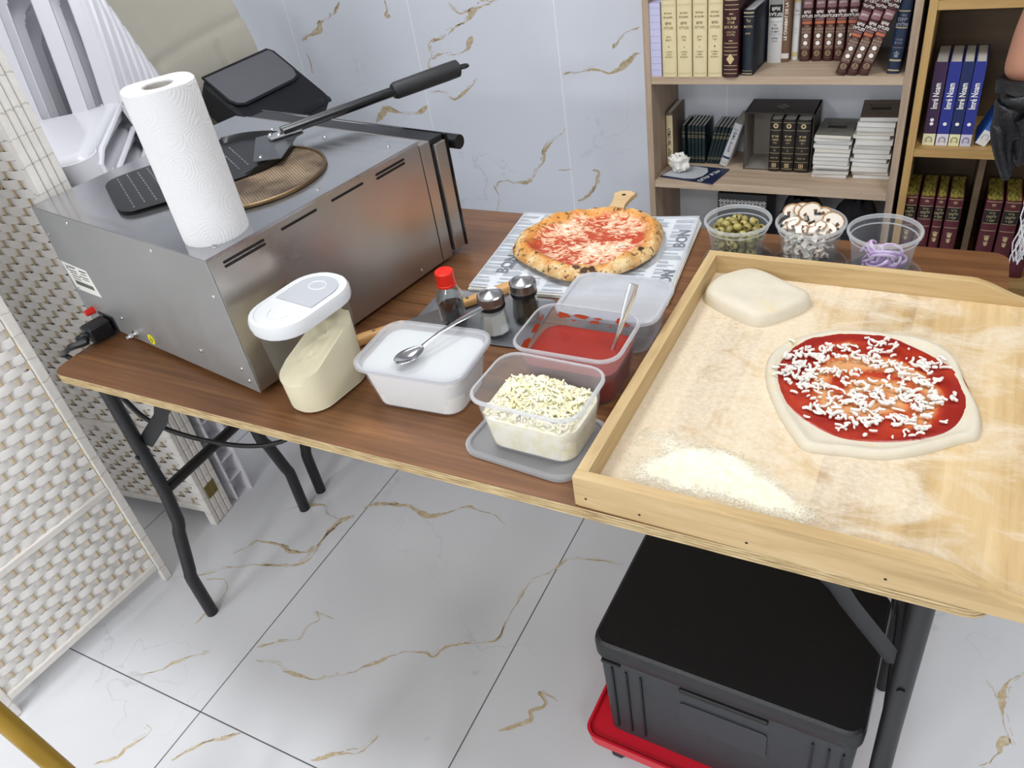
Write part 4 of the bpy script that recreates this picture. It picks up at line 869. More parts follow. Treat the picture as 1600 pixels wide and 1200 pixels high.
o = b.build('cheese_shreds', flat('e9e4dc', 0.55, 0, 'white_mozzarella'), rw, label='white shreds of cheese scattered over the sauce'); o['kind'] = 'stuff'
# semolina heap in the front left corner of the tray
hc = [on(u, v, 2, TF) for u, v in [(955, 738), (978, 700), (1010, 668), (1050, 672), (1110, 694), (1175, 712), (1225, 745), (1270, 785), (1312, 818), (1290, 829), (1200, 816), (1100, 786), (1015, 760)]]
cc = catmull([(p.x, p.y, 0) for p in hc], 6); b = MB()
blob(b, [(p.x, p.y) for p in cc], lambda f, th, x, y: max(0.0004, 0.006 * (1 - f ** 1.5) + 0.0045 * (1 - f ** 2) * noise.noise(Vector((x * 28, y * 28, 0))) + 0.002 * (1 - f) * noise.noise(Vector((x * 80, y * 80, 0)))), 22, TF)
def sem():
    g = G('loose_semolina'); c = g.co(); nz = g.noise(c, 55, 5, 0.7); g.p(Base_Color=g.ramp(nz, (0.3, 'e9e1c6'), (0.65, 'f1ecdc')), Roughness=0.95, Specular_IOR_Level=0.1); g.bump(g.noise(c, 140, 4, 0.7), 0.7, 0.002)
    at = g.t.nodes.new('ShaderNodeAttribute'); at.attribute_name = 'rad'
    a_ = g.ramp(g.math('ADD', at.outputs['Fac'], g.math('ADD', g.math('MULTIPLY', g.math('SUBTRACT', g.noise(c, 14, 5, 0.7), 0.5), 1.3), g.math('MULTIPLY', g.math('SUBTRACT', g.noise(c, 300, 2, 0.7), 0.5), 0.5))), (0.55, 1.0), (0.95, 0.0))
    g.t.links.new(g.n('MixShader', i0=a_, i1=g.n('BsdfTransparent'), i2=g.b.outputs[0]), g.out.inputs[0]); return g.m
o = b.build('semolina', sem(), None, ang=80); set_attr(o, sum(p.x for p in cc) / len(cc), sum(p.y for p in cc) / len(cc), [(p.x, p.y) for p in cc]); tag(o, 'loose pale yellow semolina heaped in the front corner of the wooden tray', 'flour', kind='stuff')

# ------------------------------------------------------------------ black insulated box on a red dolly, under the table
bx = thing('insulated_box', 'black foam insulated food box under the front table', 'box', (1.445, 0.145, 0.105), math.radians(-2.0))
g = G('black_foam_lit'); c = g.co(); g.p(Base_Color=g.mix(g.noise(c, 120, 4), '26292d', '383b3f'), Roughness=0.5, Specular_IOR_Level=0.4); g.bump(g.noise(c, 260, 4, 0.6), 0.5, 0.0015); M_FOAM = g.m  # foam grey raised: front light on the box painted into the colour
BW, BD, BH = 0.445, 0.285, 0.285
b = MB(); rings = [rrect(BW - 0.02, BD - 0.016, 0.02, 0.0), rrect(BW - 0.008, BD - 0.006, 0.022, BH - 0.045), rrect(BW - 0.02, BD - 0.02, 0.02, BH - 0.045)]
b.loft(rings).build('body', M_FOAM, bx)
b = MB(); rings = [rrect(BW - 0.004, BD - 0.004, 0.024, BH - 0.044), rrect(BW + 0.004, BD + 0.004, 0.026, BH - 0.038), rrect(BW + 0.006, BD + 0.006, 0.027, BH - 0.012), rrect(BW + 0.002, BD + 0.002, 0.026, BH - 0.002), rrect(BW - 0.008, BD - 0.008, 0.022, BH + 0.002), rrect(BW - 0.05, BD - 0.05, 0.014, BH + 0.0025)]
g = G('black_foam_lid_dark'); c = g.co(); g.p(Base_Color=g.mix(g.noise(c, 120, 4), '0b0c10', '17181c'), Roughness=0.42); g.bump(g.noise(c, 260, 4, 0.6), 0.6, 0.0015); b.loft(rings).build('lid', g.m, bx)  # darker copy of the foam; only the body carries the painted front light
yf = -BD / 2 + 0.0035
for x in (-0.19, -0.163, -0.136, 0.155, 0.18, 0.202):
    MB(T3((x, yf + 0.001, 0.12)) @ Rx(math.radians(1))).box((0, -0.001, 0), (0.0035, 0.003, 0.2)).build('groove', M_BLACK, bx)
o = MB().loft([[Vector((q.x, yf - 0.0022, q.y)) for q in rrect(0.15, 0.072, 0.008, 0, 0.01, 0.155)], [Vector((q.x, yf + 0.004, q.y)) for q in rrect(0.15, 0.072, 0.008, 0, 0.01, 0.155)]]).build('label_panel', flat('2e3034', 0.55, 0, 'smooth_black_foam'), bx, label='smooth recessed label panel')
MB().box((0.01, yf - 0.002, BH - 0.054), (0.15, 0.008, 0.010), 0.002).build('grip_slot', M_BLACK, bx)
MB().box((-0.19, yf - 0.002, BH - 0.050), (0.036, 0.008, 0.006), 0.001).build('corner_slot', M_BLACK, bx)
dl = thing('dolly', 'red plastic dolly on castors under the black insulated box', 'dolly', (1.418, 0.137, 0.0), math.radians(-2.0))
b = MB(); b.loft([rrect(0.425, 0.305, 0.02, 0.076), rrect(0.445, 0.32, 0.025, 0.08), rrect(0.452, 0.328, 0.026, 0.112), rrect(0.442, 0.318, 0.024, 0.112), rrect(0.436, 0.308, 0.022, 0.1045), rrect(0.42, 0.29, 0.018, 0.1045)]); b.build('deck', flat('c8162a', 0.4, 0, 'red_dolly_plastic'), dl)
for x in (-0.17, 0.17):
    for y in (-0.11, 0.11):
        o = MB(T3((x, y, 0.032)) @ Ry(math.pi / 2)).lathe([(0, -0.012), (0.028, -0.012), (0.032, -0.008), (0.032, 0.008), (0.028, 0.012), (0, 0.012)], 24).build('castor', M_BLACKPL, dl)
        MB().span((x - 0.018, y - 0.02, 0.03), (x - 0.014, y + 0.02, 0.076)).span((x + 0.014, y - 0.02, 0.03), (x + 0.018, y + 0.02, 0.076)).span((x - 0.018, y - 0.02, 0.074), (x + 0.018, y + 0.02, 0.0765)).build('fork', M_BLACKMETAL, o)

# ------------------------------------------------------------------ woven room dividers
def rush_mat():
    g = G('white_woven_paper'); nz = g.noise(g.co(scale=(14, 14, 260)), 1, 4, 0.6); n2 = g.noise(g.co(), 11, 3)
    g.p(Base_Color=g.mix(g.math('ADD', g.math('MULTIPLY', nz, 0.6), g.math('MULTIPLY', n2, 0.3)), 'dedad5', 'f7f5f3'), Roughness=0.75, Specular_IOR_Level=0.2); g.bump(nz, 0.35, 0.0012); return g.m
def wrap_mat():
    g = G('paper_wrapped_frame'); c = g.co(); x = g.xyz(c)
    fr = g.math('FRACT', g.math('ADD', g.math('MULTIPLY', x[2], 17.0), g.math('MULTIPLY', g.noise(c, 30, 2), 0.5)))
    ln = g.math('LESS_THAN', fr, 0.06); nz = g.noise(g.co(scale=(40, 40, 40)), 1, 4)
    col = g.mix(nz, 'd5d0c9', 'efece8'); g.p(Base_Color=g.mix(g.math('MULTIPLY', ln, 0.35), col, '8d8478'), Roughness=0.8, Specular_IOR_Level=0.2)
    g.bump(g.math('ADD', nz, g.math('MULTIPLY', fr, 0.6)), 0.3, 0.002); return g.m
M_RUSH, M_WRAP = rush_mat(), wrap_mat(); M_BAMBOO = flat('d6bd92', 0.6, 0, 'bamboo_stick', 0.15); M_BRASS = flat('8b7c4a', 0.35, 0.85, 'aged_brass')
SW, SH = 0.455, 1.74
def weave(z0, z1, x0, x1, pitch=0.0212, sp=0.032):
    b = MB(); nrow = int((z1 - z0) / pitch); pitch = (z1 - z0) / nrow; ncol = int(round((x1 - x0) / sp)); sp = (x1 - x0) / ncol; r = random.Random(int(z0 * 100)); per = 4
    for i in range(nrow):
        zc = z0 + (i + 0.5) * pitch; h = pitch * r.uniform(0.98, 1.12) / 2; zj = [r.uniform(-0.0012, 0.0012) for _ in range(ncol * per + 1)]; ph = i % 2; am = 0.0030
        vs = []; n = ncol * per + 1
        for k in range(n):
            x = x0 + (x1 - x0) * k / (n - 1); y = am * math.cos(math.pi * (k / per + ph)); cl = r.uniform(0.9, 1.05)
            for q, yy in ((-1, 0), (-0.6, 0.0008), (0.6, 0.0008), (1, 0)): vs.append(Vector((x, y + yy * (1 if y > 0 else -1), zc + zj[k] + q * h * cl)))
        fs = [(k * 4 + j, k * 4 + j + 1, k * 4 + j + 5, k * 4 + j + 4) for k in range(n - 1) for j in range(3)]
        b.add(vs, fs)
    s = MB()
    for c in range(ncol + 1):
        x = x0 + c * sp; s.tube([(x, 0, z0), (x, 0, z1)], 0.0022, 6)
    return b, s
def divider(root):                                        # one leaf: posts at x = 0 and SW, facing +-y
    parts = []
    for x in (0.0, SW): parts.append(MB().box((x, 0, SH / 2), (0.024, 0.019, SH), 0.003).build('post', M_WRAP, root))
    for z in (0.062, 0.352, 1.30, SH - 0.02): parts.append(MB().box((SW / 2, 0, z), (SW - 0.022, 0.016, 0.022), 0.003).build('rail', M_WRAP, root))
    for z0, z1 in ((0.074, 0.340), (0.364, 1.288), (1.312, SH - 0.032)):
        b, s = weave(z0, z1, 0.014, SW - 0.014)
        p = b.build('woven_panel', M_RUSH, root, ang=180); q = s.build('bamboo_sticks', M_BAMBOO, p, label='tan bamboo sticks'); parts.append(p)
    return parts
def copy_leaf(parts, root, loc, rz):
    for p in parts:
        c = p.copy(); COL.objects.link(c); c.parent = root; c.location = loc; c.rotation_euler = (0, 0, rz)
        for g2 in p.children:
            d = g2.copy(); COL.objects.link(d); d.parent = c
def hinge(root, x, y, z, s=1):
    b = MB(); b.box((x, y - 0.0105, z), (0.0016, 0.019, 0.045)).box((x, y + 0.0105, z), (0.0016, 0.019, 0.045)); b.tube([(x + s * 0.001, y, z - 0.0225), (x + s * 0.001, y, z + 0.0225)], 0.0022, 8)
    for q in (-1, 1):
        for k in (-1, 1): b.box((x + s * 0.001, y + q * 0.0135, z + k * 0.015), (0.0014, 0.004, 0.004))
    b.build('hinge', M_BRASS, root)
sa = thing('folding_screen', 'white woven room divider standing in the left foreground in front of the table end', 'room divider', (-0.085, 0.018, 0), math.radians(-95), 'white woven room dividers')
pa = divider(sa)
copy_leaf(pa, sa, (SW + 0.018, -0.012, 0), math.radians(-100))
copy_leaf(pa, sa, (SW + 0.018 - 0.095 + 0.03, -0.012 - SW, 0), math.radians(-35))
sb = thing('folding_screen', 'folded white woven room divider standing behind the left end of the table', 'room divider', (-0.100, 0.226, 0), math.radians(186.5), 'white woven room dividers')
for k in range(4): copy_leaf(pa, sb, (0, -0.0205 * k, 0), 0)
hinge(sb, -0.0125, -0.0308, 0.115, -1); hinge(sb, -0.0125, -0.0308, 0.90, -1)

# white ribbed plastic board stood behind the folded screen
rb = thing('ribbed_board', 'white ribbed plastic board with square pockets standing behind the folded screen', 'plastic board', (-0.10, 0.352, 0), math.radians(4))
b = MB(); T_, WB, HB = 0.058, 0.34, 0.60
b.span((-WB, -T_ / 2, 0), (0, -T_ / 2 + 0.004, HB)); b.span((-WB, T_ / 2 - 0.004, 0), (0.012, T_ / 2, HB)); b.span((-WB, -T_ / 2, 0), (-WB + 0.004, T_ / 2, HB)); b.span((-0.05, -T_ / 2, 0), (-0.046, T_ / 2, HB))
for k in range(9): b.span((-WB, -T_ / 2, k * 0.0745), (0.0, T_ / 2, k * 0.0745 + 0.004))
b.build('panel', M_WHITEPL, rb)

# ------------------------------------------------------------------ stack of white plastic chairs
CHA = math.radians(39)
def seat_pt(u, v):
    x = (u - .5) * 2; y = (v - .5) * 2                     # v: 0 front, 1 back
    wx = 0.205 - 0.018 * v; ex = max(0, abs(x) - 0.88) / 0.12; ey = max(0, -y - 0.9) / 0.1
    z = 0.45 - 0.014 * (1 - x * x) * (0.6 + 0.4 * v) - 0.035 * ex ** 2 * (1 - 0.0 * v) - 0.03 * ey ** 2 - 0.010 * v
    return Vector((x * wx, y * 0.215, z))
SLOTS = [(0.42, 0.64, 0.86), (0.75, 0.87, 0.80)]
def back_pt(u, v):
    x = (u - .5) * 2; wx = 0.188 + 0.012 * math.sin(math.pi * v) - 0.045 * max(0, v - 0.7) ** 2 * 4
    rim = max(0, abs(x) - 0.9) / 0.1
    z = 0.412 + 0.455 * v - 0.055 * x * x * v ** 3
    y = 0.205 + 0.095 * v + 0.02 * v * v - 0.022 * x * x * (0.4 + v) + 0.0 * rim + 0.03 * rim ** 2 * (0.3 + v)
    return Vector((x * wx, y, z))
def keep_back(u, v):
    for a, c, top in SLOTS:
        m = (a + c) / 2; hw = (c - a) / 2; q = abs(u - m) / hw
        if q < 1 and 0.03 < v < top - 0.10 * q ** 2.2: return False
    return True
def plastic_chair():
    t = thing('plastic_chair', 'white moulded plastic chair on top of the stack behind the oven', 'chair', (0, 0, 0), CHA, 'stacked white plastic chairs')
    sol = [('SOLIDIFY', dict(thickness=0.0045, offset=-1)), ('BEVEL', dict(width=0.0012, segments=1, limit_method='ANGLE'))]
    MB().grid(seat_pt, 26, 24).build('seat', M_WHITEPL, t, ang=60, mods=sol[:1])
    MB().grid(back_pt, 100, 90, keep_back).build('backrest', M_WHITEPL, t, ang=60, mods=[('SOLIDIFY', dict(thickness=0.006, offset=0))])
    for x in (-1, 1):
        b = MB(); pts = [back_pt(0.5 + x * 0.492, i / 16) for i in range(17)]; b.tube(pts, 0.0105, 8); b.build('edge_bead', M_WHITEPL, t)
        b = MB(); b.tube([back_pt(0.5 + x * 0.485 * (1 - 0.0), 0.0) + Vector((0, 0, 0)), Vector((x * 0.199, 0.14, 0.438)), Vector((x * 0.205, 0.0, 0.432)), Vector((x * 0.211, -0.14, 0.428)), Vector((x * 0.212, -0.19, 0.41)), Vector((x * 0.222, -0.21, 0.34))], 0.0075, 8); b.build('side_rim', M_WHITEPL, t)
        for y, s in ((-0.185, -1), (0.175, 1)):
            rings = []
            for f in (0.0, 0.12, 0.3, 0.6, 1.0):             # tapering corner leg, V section
                hw = 0.052 * (1 - f) ** 1.1 + 0.019; cx = x * (0.175 + 0.045 * f); cy = y + s * 0.055 * f; z = 0.436 - 0.436 * f; bul = 0.016 * math.sin(math.pi * min(1, f * 1.4))
                arc = [Vector((cx + x * (hw * 0.75 * math.cos(a) - 0.018 + bul), cy + s * (hw * 0.75 * math.sin(a) - 0.01), z)) for a in (math.radians(-25 + 140 * k / 8) for k in range(9))]
                ins = [p - Vector((x * 0.005, s * 0.005, 0)) for p in arc[::-1]]
                rings.append(arc + ins)
            MB().loft(rings).build('leg', M_WHITEPL, t, ang=50)
    return t
CH0 = Vector((-0.560, 0.515, 1.025 - 0.437 * 1.08))
ch = plastic_chair(); ch.location = CH0; ch.scale = (1.08, 1.26, 1.08)
for k in range(1, 9):
    off = Rz(CHA) @ Vector((0.006 * k, 0.045 * k, 0))
    dup(ch, CH0 + off + Vector((0, 0, -0.0665 * k)), label='white moulded plastic chair, %s from the top of the stack behind the oven' % ordinal(k))

# ------------------------------------------------------------------ beige office chair, bag, black stool, folded chairs
M_LEATHER = flat('cbc5b6', 0.5, 0, 'beige_leather', 0.1)
oc = thing('office_chair', 'beige leather office chair behind the white plastic chairs', 'chair', (-0.885, 1.61, 0), math.radians(86))
def oc_back(u, v):
    x = (u - .5) * 2; w_ = 0.300 - 0.05 * abs(v - 0.5) ** 1.5 * 2 - 0.010 * math.sin(math.pi * v * 2)
    crease = 0.009 * (math.exp(-((v - 0.62 - 0.05 * x) / 0.02) ** 2) + (math.exp(-((abs(x) - 0.5) / 0.03) ** 2) if v < 0.6 else 0))
    return Vector((x * w_, 0.205 + 0.16 * v - 0.05 * math.sin(math.pi * v) - 0.05 * x * x + crease, 0.50 + 0.74 * v))
MB().grid(oc_back, 36, 48).build('backrest', M_LEATHER, oc, ang=180, mods=[('SOLIDIFY', dict(thickness=0.055, offset=-1)), ('BEVEL', dict(width=0.018, segments=3, limit_method='ANGLE', angle_limit=1.0))])
MB().loft([rrect(0.48, 0.46, 0.08, 0.40), rrect(0.52, 0.50, 0.09, 0.42), rrect(0.54, 0.52, 0.09, 0.50), rrect(0.48, 0.46, 0.08, 0.53)]).build('seat', M_LEATHER, oc)
MB().tube([(0, 0, 0.08), (0, 0, 0.41)], 0.028, 16).build('gas_lift', M_BLACKPL, oc)
for k in range(5):
    a = 2 * math.pi * k / 5; MB().tube([(0, 0, 0.1), (0.27 * math.cos(a), 0.27 * math.sin(a), 0.065)], [0.028, 0.016], 8).build('base_arm', M_BLACKPL, oc)
    MB(T3((0.275 * math.cos(a), 0.275 * math.sin(a), 0.028)) @ Rz(a) @ Rx(math.pi / 2)).lathe([(0, -0.02), (0.027, -0.02), (0.027, 0.02), (0, 0.02)], 16).build('castor', M_BLACKPL, oc)
M_NAVY = flat('12141c', 0.65, 0, 'black_navy_canvas', 0.2); M_FLAP = flat('74737a', 0.7, 0, 'grey_felt', 0.15)
bg = thing('messenger_bag', 'black messenger bag with a grey front flap behind the oven', 'bag', (-0.775, 1.735, 0.60), rot=(math.radians(-52), 0, math.radians(88)))
BWd, BHt, BDp = 0.43, 0.34, 0.13
rings = []
for y, k in ((-BDp / 2, 0.94), (-BDp / 2 + 0.012, 1.0), (BDp / 2 - 0.012, 1.0), (BDp / 2, 0.94)):
    rings.append([Vector((q.x, y, q.y)) for q in rrect(BWd * k, BHt * k, 0.045, 0, 0, BHt / 2)])
MB().loft(rings).build('body', M_NAVY, bg)
b = MB(); b.prism([(-0.20, 0.335), (0.17, 0.335), (0.185, 0.315), (0.185, 0.20), (0.165, 0.165), (0.13, 0.155), (-0.16, 0.155), (-0.19, 0.17), (-0.205, 0.2)], -BDp / 2 - 0.012, -BDp / 2 - 0.004, ax=1); fl = b.build('flap', M_FLAP, bg, label='grey felt flap with black piping')
fp = [(-0.20, 0.335), (0.17, 0.335), (0.185, 0.315), (0.185, 0.20), (0.165, 0.165), (0.13, 0.155), (-0.16, 0.155), (-0.19, 0.17), (-0.205, 0.2)]
MB().tube([(x, -BDp / 2 - 0.008, z) for x, z in fp], 0.007, 6, True).build('piping', M_NAVY, fl)
MB().tube([(-0.205, 0, 0.2), (-0.235, 0, 0.1), (-0.22, -0.03, 0.02), (-0.1, -0.09, -0.0), (0.1, -0.09, 0.0), (0.235, -0.03, 0.03), (0.245, 0.0, 0.14), (0.225, 0.02, 0.22)], 0.014, 6, flat_=0.3).build('strap', M_NAVY, bg)
b = MB(); b.tube([(0.232, 0.0, 0.10), (0.238, -0.01, 0.13), (0.234, 0.0, 0.16)], 0.006, 6); b.build('buckle', M_BRUSHED, bg)
MB().tube([(-0.06, -0.02, BHt - 0.004), (-0.05, -0.02, BHt + 0.03), (0.05, -0.02, BHt + 0.03), (0.06, -0.02, BHt - 0.004)], 0.009, 8).build('handle', M_NAVY, bg)
M_GREYTUBE = flat('5f6166', 0.4, 0.3, 'grey_tube')
fc = thing('folded_chair', 'grey and black folded chair leaning in the row at the far left', 'chair', (-2.05, 1.30, 0), math.radians(50), 'folded chairs stored in a row', )
b = MB(); b.tube([(-0.2, 0.0, 0), (-0.2, 0.12, 0.80), (-0.17, 0.13, 0.86), (0.17, 0.13, 0.86), (0.2, 0.12, 0.80), (0.2, 0.0, 0)], 0.012, 8); b.build('frame', M_GREYTUBE, fc)
MB(T3((0, 0.10, 0.70)) @ Rx(math.radians(-8))).box((0, 0, 0), (0.37, 0.012, 0.2), 0.004).build('backrest', M_BLACKPL, fc)
MB(T3((0, 0.055, 0.42)) @ Rx(math.radians(-8))).box((0, 0, 0), (0.36, 0.018, 0.33), 0.005).build('seat', M_BLACKPL, fc)
for k in range(1, 7): dup(fc, Vector((-2.05, 1.30, 0)) + Rz(math.radians(50)) @ Vector((0, 0.05 * k, 0)))

# gold chair in the near left corner
g1 = on(10, 1129, 2, 0.56); g2 = on(92, 1200, 2, 0.44); gd = (g2 - g1) / (g1.z - g2.z)
gf = g1 + gd * g1.z; gt = g1 - gd * 0.36
gc = thing('gold_chair', 'gold painted metal chair of which one post shows in the near left corner', 'chair', (gf.x, gf.y, 0))
M_GOLD = flat('a8862f', 0.38, 0.35, 'gold_paint', 0.15)
def gl(p): return Vector(p) - Vector((gf.x, gf.y, 0))
off = Vector((0.0, -0.40, 0)); fw = Vector((0.38, 0.0, 0))
for a in (Vector(), off): MB().tube([gl(gf + a), gl(g1 + a), gl(gt + a)], 0.0155, 12).build('leg', M_GOLD, gc)
for a in (Vector(), off): MB().tube([gl(g1 + a + fw - Vector((0, 0, 0.1))), gl(gf + a + fw * 1.1)], 0.0155, 12).build('leg', M_GOLD, gc)
MB().tube([gl(gt), gl(gt + off)], 0.0155, 12).build('top_rail', M_GOLD, gc)
sv = [gl(g1 + Vector((0, -0.06, -0.1)) + a) for a in (Vector(), off * 0.8, off * 0.8 + fw, fw)]
MB().loft([[p + Vector((0, 0, -0.02)) for p in sv], [p + Vector((0, 0, 0.03)) for p in sv]]).build('seat', flat('d8d4cc', 0.7, 0, 'cream_seat'), gc)

# ------------------------------------------------------------------ bookcases
def bookcase(label, x0, x1, yf, shelves, top, mh, mv, back=None, div=None):
    t = thing('bookcase', label, 'bookcase', (x0, yf, 0)); w_ = x1 - x0; d = Y1 - 0.004 - yf
    for x in (0, w_ - 0.022): MB().span((x, 0, 0), (x + 0.022, d, top), 0.0008).build('side_panel', mv, t)
    for z in shelves: MB().span((0.0222, 0.001, z - 0.025), (w_ - 0.0222, d - 0.001, z), 0.0008).build('shelf', mh, t)
    MB().span((0.0222, 0.02, 0.0), (w_ - 0.0222, 0.036, shelves[0] - 0.0255)).build('plinth', mh, t)
    MB().span((0.0, 0.0, top), (w_, d, top + 0.022), 0.0008).build('top_board', mh, t)
    if back: MB().span((0.022, d - 0.006, 0.0), (w_ - 0.022, d, top)).build('back_board', back, t)
    if div: MB().span((div - x0, 0.03, shelves[0] + 0.0002), (div - x0 + 0.018, d - 0.007, shelves[1] - 0.0252)).build('divider', M_DARKOAK, t)
    return t
YF = 1.89; S1, S2, S3 = 0.7575, 0.388, 0.05
bookcase('pale oak bookcase against the marble wall behind the pizza', 0.684, 1.503, YF, (S3, S2, S1, 1.14, 1.52), 1.9, M_SHELF, M_SHELFV)
C2S = 0.540; C2B = 0.115
bookcase('golden oak bookcase with dark back, right of the pale one', 1.517, 2.42, YF, (C2B, C2S, 0.962, 1.38, 1.78), 1.98, M_OAK, M_OAKV, M_DARKOAK, 1.722)
M_PAGE = flat('d9d6cd', 0.9, 0, 'page_edges', 0.1); M_PAGEY = None
def pagemat(a, b_, sc_=160):
    g = G('page_edges'); nz = g.noise(g.co(scale=(1, .25, 1)), sc_, 3, .7); g.p(Base_Color=g.mix(g.ramp(nz, (.4, 0.), (.6, 1.)), a, b_), Roughness=0.9); return g.m
M_PAGEY = pagemat('5f5a26', 'b8aa48')
def book(label, x, y, z, t, h, d, cov, group=None, name='book', lean=0.0, rz=0.0, text=(), bands=(), pages=M_PAGE, tm=M_GOLDTXT, cat='book', flat_spine=False):
    o = thing(name, label, cat, (x, y, z), group=group, rot=(0, lean, rz))
    rd = 0.0 if flat_spine else min(0.006, t * 0.2); c = min(0.0026, t * 0.12); n = 6; sp = []
    for i in range(n + 1): a = math.pi * i / n; sp.append((-t / 2 * math.cos(a), -rd * math.sin(a)))
    inn = [(px_ * (1 - 2 * c / t), py_ + c) for px_, py_ in sp]
    poly = [(-t / 2, d)] + sp + [(t / 2, d), (t / 2 - c, d)] + inn[::-1] + [(-t / 2 + c, d)]
    m = len(poly); vs = [Vector((p[0], p[1], q)) for q in (0, h) for p in poly]
    fs = [(i, (i + 1) % m, m + (i + 1) % m, m + i) for i in range(m)]
    k0 = 1 + n; half = [(i, i + 1, 2 * n + 5 - i, 2 * n + 6 - i) for i in range(0, 0)]
    b = MB(); b.add(vs, fs)
    ring = [0] + list(range(1, n + 2)) + [n + 2]; inner = [m - 1] + list(range(n + 4, 2 * n + 5))[::-1] + [n + 3]
    for a, e in ((0, 0), (m, 1)):
        for i in range(len(ring) - 1): b.add([vs[a + ring[i]], vs[a + ring[i + 1]], vs[a + inner[i + 1]], vs[a + inner[i]]], [(0, 1, 2, 3)])
    b.build('cover', cov, o, ang=40)
    MB().span((-t / 2 + c + 0.0002, c + 0.0004, 0.003), (t / 2 - c - 0.0002, d - 0.004, h - 0.003)).build('page_block', pages, o)
    by = {}
    for z0, z1, m_ in bands: by.setdefault(m_.name, (m_, []))[1].append((z0, z1))
    for m_, l in by.values():
        b = MB()
        for z0, z1 in l:
            b.add([Vector((px_ * 0.985, py_ - 0.0003, q)) for q in (z0, z1) for px_, py_ in sp], [(i, i + 1, n + 2 + i, n + 1 + i) for i in range(n)])
        b.build('stripe', m_, o)
    tb = {}
    for it in text:
        s_, zz, size = it[:3]; m_ = it[3] if len(it) > 3 and it[3] else tm; vert = it[4] if len(it) > 4 else 0; sq = it[5] if len(it) > 5 else (1, 1)
        tb.setdefault(m_.name, (m_, MB()))[1].text(s_, size, T3((0, -rd - 0.0008, zz)) @ RX @ Rz(math.radians(90 * vert)) @ Matrix.Diagonal((sq[0], sq[1], 1, 1)), len(it) > 5 or size > 0.0122)
    for m_, b in tb.values(): b.build('lettering', m_, o, smooth=False)
    return o
def span_px(u0, u1, v, y):
    a = on(u0, v, 1, y).x; c = on(u1, v, 1, y).x; return (a + c) / 2, abs(c - a) * 0.985
M_CREAM = flat('e2d3a8', 0.6, 0, 'cream_cloth', 0.06); M_MAROON = flat('3c141b', 0.4, 0, 'maroon_leatherette', 0.2); M_DNAVY = flat('16202d', 0.4, 0, 'dark_navy_leatherette', 0.2)
M_BROWNB = flat('4a2522', 0.4, 0, 'brown_gloss', 0.2); M_ORANGE = flat('b8684a', 0.45, 0, 'sunset_orange'); M_TAUPE = flat('6a5146', 0.45, 0, 'taupe'); M_MAUVE = flat('8a6468', 0.45, 0, 'mauve')
M_TAN = flat('b7a67e', 0.6, 0, 'tan_tooling'); M_WHITEB = flat('d8d7d6', 0.55, 0, 'white_cover'); M_BLACKLAB = flat('1a1114', 0.5, 0, 'black_label')
# top visible shelf
x, t = span_px(1014.5, 1034, 121, YF - 0.002 + 0.006)
o = thing('paper_pad', 'thick white block of lined pages standing first on the upper shelf', 'book', (x, YF + 0.006, S1))
MB().span((-t / 2, 0, 0), (t / 2, 0.17, 0.228)).build('page_block', flat('c3c1e0', 0.85, 0, 'lilac_white_paper'), o)
b = MB()
for k in range(10): b.span((-t / 2, -0.0004, 0.02 + k * 0.0215), (t / 2, 0, 0.0208 + k * 0.0215))
b.build('line', flat('9a98bb', 0.9, 0, 'lilac_line'), o)
for i, (u0, u1) in enumerate(((1036, 1058), (1059, 1081.5), (1083, 1104.5), (1106, 1128))):
    x, t = span_px(u0, u1, 121, YF + 0.004); h = 0.236 if i < 2 else 0.25
    tx = [(heb('שאלות'), 0.198, 0.009), (heb('ותשובות'), 0.186, 0.009), (heb('איש'), 0.168, 0.013), (heb('מצליח'), 0.154, 0.012), (heb('חלק'), 0.126, 0.009), (heb('ראשון') if i == 0 else heb('שני'), 0.117, 0.009), (heb('אבגד'[i]), 0.096, 0.010), (heb('מהדורה'), 0.080, 0.007), (heb('חדשה'), 0.072, 0.007), (heb('ומתוקנת'), 0.064, 0.007)]
    book('%s of the four cream bound volumes on the upper shelf, counted from the bookcase side' % ordinal(i), x, YF + 0.004, S1, t, h, 0.17, M_CREAM, 'cream bound volumes', text=tx, tm=flat('8b7a56', 0.7, 0, 'dull_brown_print'), bands=[(0.010, 0.0114, M_TAN), (0.0135, 0.0142, M_TAN), (0.222, 0.2234, M_TAN), (0.218, 0.2187, M_TAN)])
x, t = span_px(1129.5, 1153, 122, YF - 0.001)
book('thick maroon volume with gilt lines beside the cream set', x, YF - 0.001, S1, t, 0.285, 0.20, M_MAROON, text=[(heb('שיעור'), 0.178, 0.013), (heb('תורה'), 0.166, 0.011), (heb('שבת וחג'), 0.153, 0.012), (heb('מרן הרב'), 0.138, 0.008), (heb('שליט"א'), 0.130, 0.008), ('♦', 0.056, 0.03), ('~', 0.192, 0.02), ('~', 0.113, 0.02)], bands=[(a, a + 0.0016, M_GOLDTXT) for a in (0.012, 0.024, 0.036, 0.069, 0.081, 0.092, 0.104, 0.203, 0.216, 0.229, 0.25, 0.27)])
x, t = span_px(1157, 1175, 117, YF + 0.018)
book('dark navy volume leaning out next to the thick maroon one', x + 0.003, YF + 0.018, S1, t, 0.196, 0.145, M_DNAVY, rz=math.radians(-4), text=[(heb('על'), 0.165, 0.012), (heb('הלכות'), 0.148, 0.010), (heb('חגים'), 0.128, 0.008)], bands=[(0.004, 0.007, M_TAN), (0.014, 0.0152, M_TAN), (0.176, 0.178, M_TAN), (0.186, 0.190, M_TAN)], pages=flat('c9c9c9', 0.9, 0, 'grey_pages'))
YB = 2.035
x, t = span_px(1198, 1220, 98, YB)
